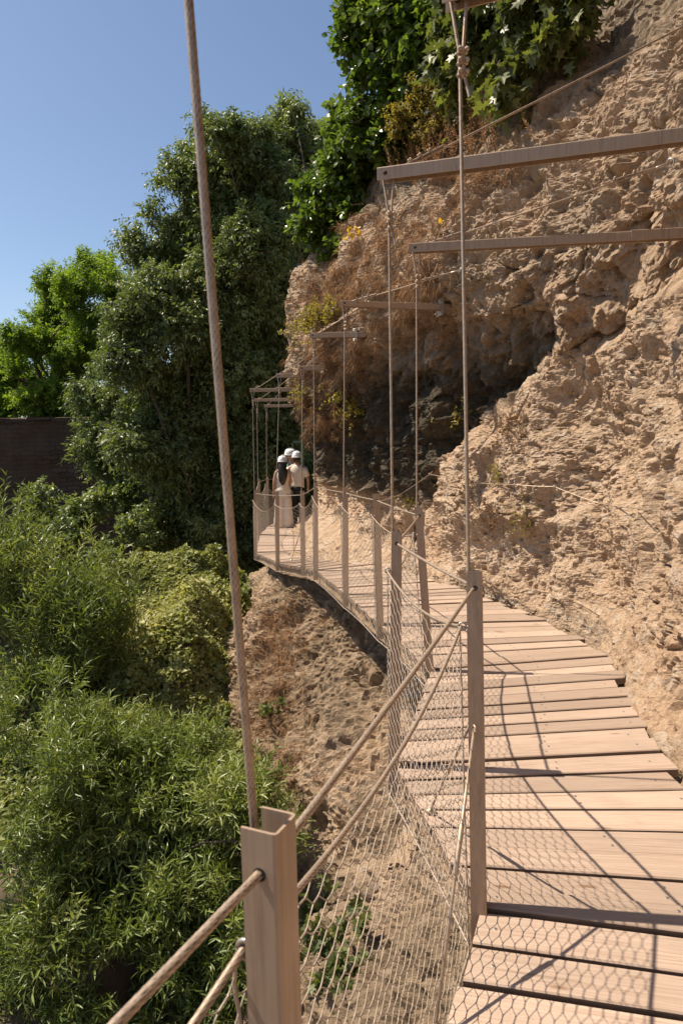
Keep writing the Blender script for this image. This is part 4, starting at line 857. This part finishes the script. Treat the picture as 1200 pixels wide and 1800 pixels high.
# tangled bare vines
vn = tag(empty('bare_vine', P(720, 420, 7.5)), 'tangle of bare curling vines on the dry slope under the longest beam', 'vine'); ml = []
for _ in range(46):
    k_ = pick(rng.uniform(600, 800), rng.uniform(330, 470), 6)
    if k_ is None: continue
    a0 = k_[0]+k_[1]*.05; e0 = a0+np.array([rng.normal()*.25, rng.normal()*.25, -abs(rng.normal())*.3])+k_[1]*rng.uniform(-.02, .12); ml.append((bend(a0, e0, .28, 9), .0045, .002))
woody(None, ml, 'vine_stems', M['twig'], vn)

# ------------------------------------------------------------------ single plants rooted on the rock
def cliff_plant(name, label, cat, px, py, rpx, mat, Tm, ns, L, nl, ll, up=.6, group=None, flat=.5, **kw):
    k_ = pick(px, py, 8)
    if k_ is None: print('no pick', px, py); return
    c, nrm_ = k_; dpt = depth(c); rr = rpx*dpt/FPX; ro = tag(empty(name, c), label, cat, group)
    off = rng.normal(size=(ns, 3))*rr*.45; off -= nrm_*((off*nrm_).sum(1, keepdims=True))*(1-flat*.4); o = c+off-nrm_*.02
    d = nrm(nrm_*.7+np.array([0, 0, up])+rdir(ns)*.6+off/max(rr, .01)*.5); Ls = L*rng.uniform(.6, 1.2, ns)
    a_ = dict(droop=.2, gdrop=.1, spread=.85, start=.15); a_.update(kw)
    pos, ax, no, sz, rn = shoots(o, d, Ls, nl, ll, **a_); V, F, r = inst(Tm, pos, ax, no, sz, rn); np_obj('foliage', V, F, mat, ro, {'rnd': r})
    V, F = stems(o, d, Ls, a_['droop'], .0026); np_obj('stems', V, F, M['twig'], ro); return ro
cliff_plant('cliff_bush', 'yellow green bush on the cliff corner between two short beams', 'bush', 560, 575, 46, M['leaf_yellow'], T_oval(.6), 120, .32, 14, .045)
cliff_plant('cliff_bush', 'small yellow green bush under the pale short beam at the cliff corner', 'bush', 530, 688, 22, M['leaf_yellow'], T_oval(.6), 40, .25, 12, .04)
cliff_plant('cliff_plant', 'yellow leaved plant hanging on the dark overhang left of the second rope', 'plant', 615, 705, 34, M['leaf_yellow'], T_oval(.8), 46, .3, 9, .055, -.3)
cliff_plant('cliff_plant', 'yellow green sprig at the foot of the dark overhang by the tan bulge', 'plant', 792, 742, 18, M['leaf_yellow'], T_oval(.6), 16, .2, 9, .035)
cliff_plant('cliff_plant', 'reddish plant patch on top of the tan bulge under the overhang', 'plant', 905, 742, 52, M['leaf_red'], T_oval(.5), 130, .13, 10, .022)
cliff_plant('cliff_plant', 'low reddish weeds on the bulge left of the rope by the hand line', 'plant', 815, 860, 40, M['leaf_red'], T_oval(.5), 70, .12, 9, .02)
cliff_plant('cliff_plant', 'greenish yellow tuft below the hand line on the lower bulge', 'plant', 918, 925, 26, M['leaf_yellow'], T_oval(.5), 60, .11, 9, .02)
cliff_plant('cliff_plant', 'small green tuft growing from a crack beside the tall rope', 'plant', 866, 838, 20, M['leaf_yellow'], T_oval(.5), 34, .11, 9, .02)
cliff_plant('cliff_plant', 'dry reddish weeds low on the rock near the middle posts', 'plant', 850, 925, 38, M['leaf_red'], T_oval(.5), 70, .13, 9, .02)
cliff_plant('cliff_plant', 'yellowish weed behind the leaning post', 'plant', 720, 880, 18, M['leaf_yellow'], T_oval(.5), 26, .16, 9, .03)
cliff_plant('fig_plant', 'young fig plant with lobed leaves seen through the nearest netting', 'plant', 590, 1690, 78, M['leaf_fig'], T_palm(), 44, .24, 7, .105, .5)
cliff_plant('fig_plant', 'dark low shrub on the lower cliff between the nearest post and the two sloping cables', 'plant', 552, 1590, 42, M['leaf_fig'], T_palm(), 26, .2, 7, .08, .4)
cliff_plant('fig_plant', 'small fig seedling at the left edge of the sunlit lower cliff', 'plant', 478, 1245, 30, M['leaf_fig'], T_palm(), 16, .2, 6, .08, .5)
def flowers(px, py, n, label):
    k_ = pick(px, py, 10); c = (k_[0]+k_[1]*.12) if k_ is not None else P(px, py, 9); ro = tag(empty('yellow_flower', c), label, 'flower')
    for _ in range(n):
        p = c+rng.normal(size=3)*np.array([.05, .05, .10]); V, F, r = inst(T_oval(.7), np.repeat(p[None], 6, 0), rdir(6), rdir(6), .055); np_obj('flower_head', V, F, M['petal'], ro, {'rnd': r})
        V, F = stems(p[None], np.array([[0, .2, -1.0]]), .2, 0, .003); np_obj('stem', V, F, M['greentwig'], ro)
flowers(628, 405, 3, 'tall cluster of yellow flowers below the hanging green shrub'); flowers(613, 425, 2, 'lower left cluster of yellow flowers beside the hanging green shrub'); flowers(767, 411, 1, 'single yellow flower on the dry slope between the two long beams')
# ------------------------------------------------------------------ the walkers at the far end
M['skin'] = simple('tanned_skin', (.36, .19, .125), (.44, .25, .17), .5)
M['hair'] = simple('dark_hair', (.012, .008, .006), (.035, .022, .015), .4, 0, 90)
M['cream'] = simple('cream_cloth', (.66, .56, .43), (.74, .64, .51), .85, 0, 14, .3, .01)
M['linen'] = simple('pale_linen', (.62, .54, .46), (.72, .64, .56), .9, 0, 12, .35, .012)
M['beige'] = simple('beige_jersey', (.66, .58, .48), (.74, .66, .56), .9, 0, 12, .3, .01)
M['black'] = simple('black_cloth', (.012, .012, .013), (.028, .026, .026), .9, 0, 12, .3, .01)
M['teal'] = simple('teal_cloth', (.02, .10, .09), (.04, .16, .13), .9, 0, 12, .3, .01)
M['helmet'] = simple('white_helmet', (.70, .70, .69), (.80, .79, .77), .3, 0, 10)
M['sole'] = simple('pale_shoe', (.5, .46, .42), (.62, .58, .53), .8)
def ell(c, rx, ry, n=14, tw=0.0):
    t = np.arange(n)/n*2*math.pi; return np.stack([c[0]+rx*np.cos(t), c[1]+ry*np.sin(t), np.full(n, c[2])], 1)
def tube_rings(m, pts, rad, n=10):
    m.tube(np.asarray(pts, float), np.asarray(rad, float), n)
def person(loc, s, yaw, label, arms, lean=0.0, female=False):
    ro = tag(empty('person', loc), label, 'person'); ro.rotation_euler = (0, 0, yaw); ro.scale = (s, s, s)
    sw = .155 if female else .185; V, E, Rd = [], [], []
    def add(p, r, par=None):
        V.append(p); Rd.append(r if isinstance(r, tuple) else (r, r))
        if par is not None: E.append((par, len(V)-1))
        return len(V)-1
    pel = add((0, 0, .93), (.135, .10)); sp_ = add((0, .01, 1.10), (.115 if female else .13, .085), pel); ch = add((0, 0, 1.29), (.13 if female else .155, .10), sp_)
    nb = add((0, -.012, 1.43), (.075, .07), ch); nk = add((0, 0, 1.51), .05, nb); hd1 = add((0, .02, 1.585), (.066, .078), nk); hd2 = add((0, .018, 1.665), (.073, .088), hd1); hd3 = add((0, .01, 1.73), (.05, .06), hd2)
    add((0, .108, 1.612), .012, hd1)                                    # nose
    for sg in (-1, 1):
        add((sg*.078, .0, 1.62), (.012, .012), hd1)                     # ear
        hp_ = add((sg*.085, 0, .86), .085, pel); kn = add((sg*.095, .015, .47), .055, hp_); an = add((sg*.10, -.015, .085), .037, kn); add((sg*.115, .13, .035), (.036, .028), an)
        sh = add((sg*sw, -.005, 1.405), .055, nb); el_, wr_, pm_ = arms[0 if sg < 0 else 1]
        e1 = add(el_, .040, sh); w1_ = add(wr_, .027, e1); hv = nrm(np.array(pm_)-np.array(wr_)); h1 = add(tuple(np.array(wr_)+hv*.06), (.036, .02), w1_)
        lat = nrm(np.cross(hv, np.array([sg*1.0, .2, .1]))); base_ = np.array(wr_)+hv*.09
        for fi, ln_ in ((-.030, .060), (-.010, .075), (.010, .070), (.028, .055)):
            k1 = add(tuple(base_+lat*fi+hv*.012), .0095, h1); k2 = add(tuple(base_+lat*fi*1.1+hv*(.012+ln_*.5)+np.array([0, .006, 0])), .0085, k1); add(tuple(base_+lat*fi*1.1+hv*(.010+ln_*.95)+np.array([0, .02, 0])), .0075, k2)
        t1_ = add(tuple(np.array(wr_)+hv*.045+lat*.044), .0105, h1); add(tuple(np.array(wr_)+hv*.095+lat*.058), .009, t1_)
    me = bpy.data.meshes.new('body'); me.from_pydata(V, E, []); o = bpy.data.objects.new('body', me); COL.objects.link(o); o.parent = ro
    md = o.modifiers.new('Skin', 'SKIN'); md.use_smooth_shade = True
    for i, r in enumerate(Rd): me.skin_vertices[0].data[i].radius = r
    me.skin_vertices[0].data[0].use_root = True
    o.modifiers.new('Subsurf', 'SUBSURF').levels = 2; o.modifiers['Subsurf'].render_levels = 2
    me.materials.append(M['skin']); return ro, sw
def put(mb, name, mat, ro): o = mb.build(name, mat, None); o.parent = ro; return o
def helmet(ro, z=1.665, back=0.0):
    m = MB(); prof = [(.128, -.015), (.131, .0), (.130, .03), (.120, .07), (.095, .105), (.055, .125), (.012, .131)]
    rings = []
    for r, h in prof: rings.append(np.array([(r*.88*math.cos(t), .012+r*1.06*math.sin(t), z+h) for t in np.linspace(0, 2*math.pi, 24, endpoint=False)]))
    m.loft(rings); h = put(m, 'helmet', M['helmet'], ro); b = MB()
    out_ = []
    for dz, ex in ((-.020, 0), (-.020, .022), (-.012, .024), (-.008, 0)):
        out_.append(np.array([((.131*.88+ex)*math.cos(t), .012+(.131*1.06+ex+(.045 if math.sin(t) > 0 else 0)*max(0, math.sin(t))**2*(1 if ex else 0))*math.sin(t), z+dz) for t in np.linspace(0, 2*math.pi, 24, endpoint=False)]))
    b.loft(out_, False); o = b.build('brim', M['helmet'], None); o.parent = h
    rg = MB(); rg.tube([(0, .012+.135*1.06*math.cos(t), z+.137*math.sin(t)) for t in np.linspace(.5, 2.6, 12)], .012, 6); o = rg.build('ridge', M['helmet'], None); o.parent = h
def cloth_tube(m, pts, rads, n=16, fold=0.0, seed=0):
    rings = []
    for (c, (rx, ry)) in zip(pts, rads):
        t = np.arange(n)/n*2*math.pi; w = 1+fold*np.sin(t*3+seed+c[2]*4)+fold*.7*np.sin(t*5+seed*2-c[2]*3); rings.append(np.stack([c[0]+rx*w*np.cos(t), c[1]+ry*w*np.sin(t), np.full(n, c[2])], 1))
    m.loft(rings)
def limb(m, pts, rads, n=10): m.tube(np.asarray(pts, float), rads, n)
zf = -.435
# woman
wl_ = ((-.215, -.02, 1.13), (-.235, .04, .90), (-.24, .07, .80)); wr_a = ((.19, .05, 1.13), (.12, .25, 1.06), (.06, .33, 1.06))
wo, sw = person(Pz(499, 929, zf), .93, .06, 'person seen from behind with long dark hair, white helmet, cream top and pale trousers', (wl_, wr_a), female=True)
m = MB(); cloth_tube(m, [(0, 0, .92), (0, 0, .97), (0, .01, 1.08), (0, 0, 1.2), (0, 0, 1.30), (0, -.005, 1.385), (0, -.01, 1.43)], [(.205, .155), (.185, .14), (.145, .115), (.155, .12), (.17, .125), (.155, .10), (.085, .075)], 18, .025); put(m, 'top', M['cream'], wo)
m = MB(); cloth_tube(m, [(0, -.005, 1.0), (0, -.01, .93), (0, -.012, .84), (0, -.01, .78)], [(.145, .11), (.175, .14), (.19, .15), (.17, .13)], 18, .02)
for sg in (-1, 1): cloth_tube(m, [(sg*.085, -.005, .86), (sg*.095, 0, .70), (sg*.10, 0, .45), (sg*.11, 0, .22), (sg*.115, .0, .05)], [(.105, .13), (.115, .125), (.12, .125), (.13, .135), (.14, .15)], 16, .045, sg*2)
put(m, 'trousers', M['linen'], wo)
m = MB(); rings = []
for z_, y_, rx, ry in ((1.66, -.03, .09, .085), (1.58, -.06, .098, .075), (1.48, -.10, .10, .05), (1.38, -.125, .115, .035), (1.28, -.135, .105, .032), (1.18, -.135, .075, .028), (1.10, -.13, .03, .015)):
    t = np.arange(18)/18*2*math.pi; w = 1+.10*np.sin(t*7+z_*9); rings.append(np.stack([.01*math.sin(z_*20)+rx*w*np.cos(t), y_+ry*w*np.sin(t), np.full(18, z_)+.02*np.sin(t*5)*(z_ < 1.3)], 1))
m.loft(rings); put(m, 'hair', M['hair'], wo); helmet(wo)
# man
ml_ = ((-.245, .02, 1.14), (-.17, .24, 1.10), (-.10, .31, 1.11)); mr_ = ((.25, .0, 1.13), (.24, .12, .92), (.235, .17, .83))
mo, sw = person(Pz(524, 926.5, zf), .985, -.05, 'person seen from behind in white helmet, beige short sleeved shirt and black trousers', (ml_, mr_))
m = MB(); cloth_tube(m, [(0, 0, .94), (0, 0, 1.0), (0, .01, 1.12), (0, 0, 1.26), (0, 0, 1.36), (0, -.008, 1.43), (0, -.012, 1.475)], [(.168, .125), (.165, .122), (.165, .125), (.185, .135), (.195, .125), (.15, .095), (.07, .065)], 18, .02)
for sg, a_ in ((-1, ml_), (1, mr_)):
    sh = np.array([sg*.165, -.005, 1.405]); e_ = np.array(a_[0]); limb(m, [sh, sh+(e_-sh)*.35, sh+(e_-sh)*.78], [.072, .072, .068], 12)
put(m, 'shirt', M['beige'], mo)
m = MB(); cloth_tube(m, [(0, 0, 1.0), (0, -.005, .93), (0, -.01, .84), (0, -.008, .79)], [(.155, .115), (.168, .13), (.175, .14), (.155, .12)], 18, .015)
for sg in (-1, 1): cloth_tube(m, [(sg*.085, -.005, .86), (sg*.095, 0, .68), (sg*.10, .005, .45), (sg*.10, -.005, .22), (sg*.102, -.01, .06)], [(.10, .12), (.10, .108), (.09, .095), (.085, .092), (.085, .10)], 14, .03, sg)
put(m, 'trousers', M['black'], mo)
m = MB(); cloth_tube(m, [(0, -.012, 1.53), (0, -.006, 1.58), (0, .0, 1.66)], [(.06, .06), (.084, .09), (.09, .10)], 16); put(m, 'hair', M['hair'], mo); helmet(mo)
# the third walker, mostly hidden beyond the other two
gl_ = ((-.245, .02, 1.14), (-.2, .2, 1.0), (-.18, .28, .98)); gr_ = ((.25, .03, 1.13), (.2, .22, 1.05), (.16, .3, 1.06))
go, sw = person(Pz(513.5, 921.5, zf-.02), 1.02, 1.9, 'person mostly hidden beyond the other two, in white brimmed helmet and teal shirt', (gl_, gr_))
m = MB(); cloth_tube(m, [(0, 0, .94), (0, 0, 1.0), (0, .01, 1.12), (0, 0, 1.26), (0, 0, 1.36), (0, -.008, 1.43), (0, -.012, 1.475)], [(.168, .125), (.165, .122), (.165, .125), (.185, .135), (.195, .125), (.15, .095), (.07, .065)], 18, .02)
for sg, a_ in ((-1, gl_), (1, gr_)):
    sh = np.array([sg*.165, -.005, 1.405]); e_ = np.array(a_[0]); limb(m, [sh, sh+(e_-sh)*.35, sh+(e_-sh)*.78], [.072, .072, .068], 12)
put(m, 'shirt', M['teal'], go)
m = MB(); cloth_tube(m, [(0, 0, 1.0), (0, -.005, .93), (0, -.01, .84), (0, -.008, .79)], [(.155, .115), (.168, .13), (.175, .14), (.155, .12)], 18, .015)
for sg in (-1, 1): cloth_tube(m, [(sg*.085, -.005, .86), (sg*.095, 0, .68), (sg*.10, .005, .45), (sg*.10, -.005, .22), (sg*.102, -.01, .06)], [(.10, .12), (.10, .108), (.09, .095), (.085, .092), (.085, .10)], 14, .03, sg)
put(m, 'trousers', M['black'], go); helmet(go)
for o_ in (go,):
    for sg in (-1, 1):
        e = MB(); e.lathe((sg*.03, .092, 1.635), (0, 1, 0), [(.010, 0), (.008, .006), (.003, .009)], 8); put(e, 'eye', M['black'], o_)
    e = MB(); e.tube([(-.025, .090, 1.565), (0, .098, 1.563), (.025, .090, 1.565)], .005, 6); put(e, 'mouth', M['skin'], o_)
# green metal frame at the end of the walkway
gf = tag(empty('metal_frame', P(521, 880, 19)), 'thin green metal frame standing behind the walkers beside the rock', 'frame')
M['green'] = simple('green_paint', (.07, .14, .08), (.10, .19, .11), .5)
def bar(p, q_, n_): m = MB(); p = np.array(p); q_ = np.array(q_); d = nrm(q_-p); s_ = nrm(np.cross(d, [0, 1, .01])); m.box((p+q_)/2, (d, s_, np.cross(d, s_)), (np.linalg.norm(q_-p)/2, .018, .018)); m.build(n_, M['green'], gf)
fa, fb = P(514, 778, 19), P(532, 778, 19); up_ = np.array([0, 0, 1.0])
bar(fa-up_*2.35, fa, 'upright'); bar(fb-up_*2.35, fb, 'upright'); bar(fa+(0.02, 0, .02), fb+np.array([-.02, 0, .02]), 'top_rail'); bar(fa-up_*.5+(0.02, 0, 0), fb-up_*.5-np.array([.02, 0, 0]), 'rail')
#__END__
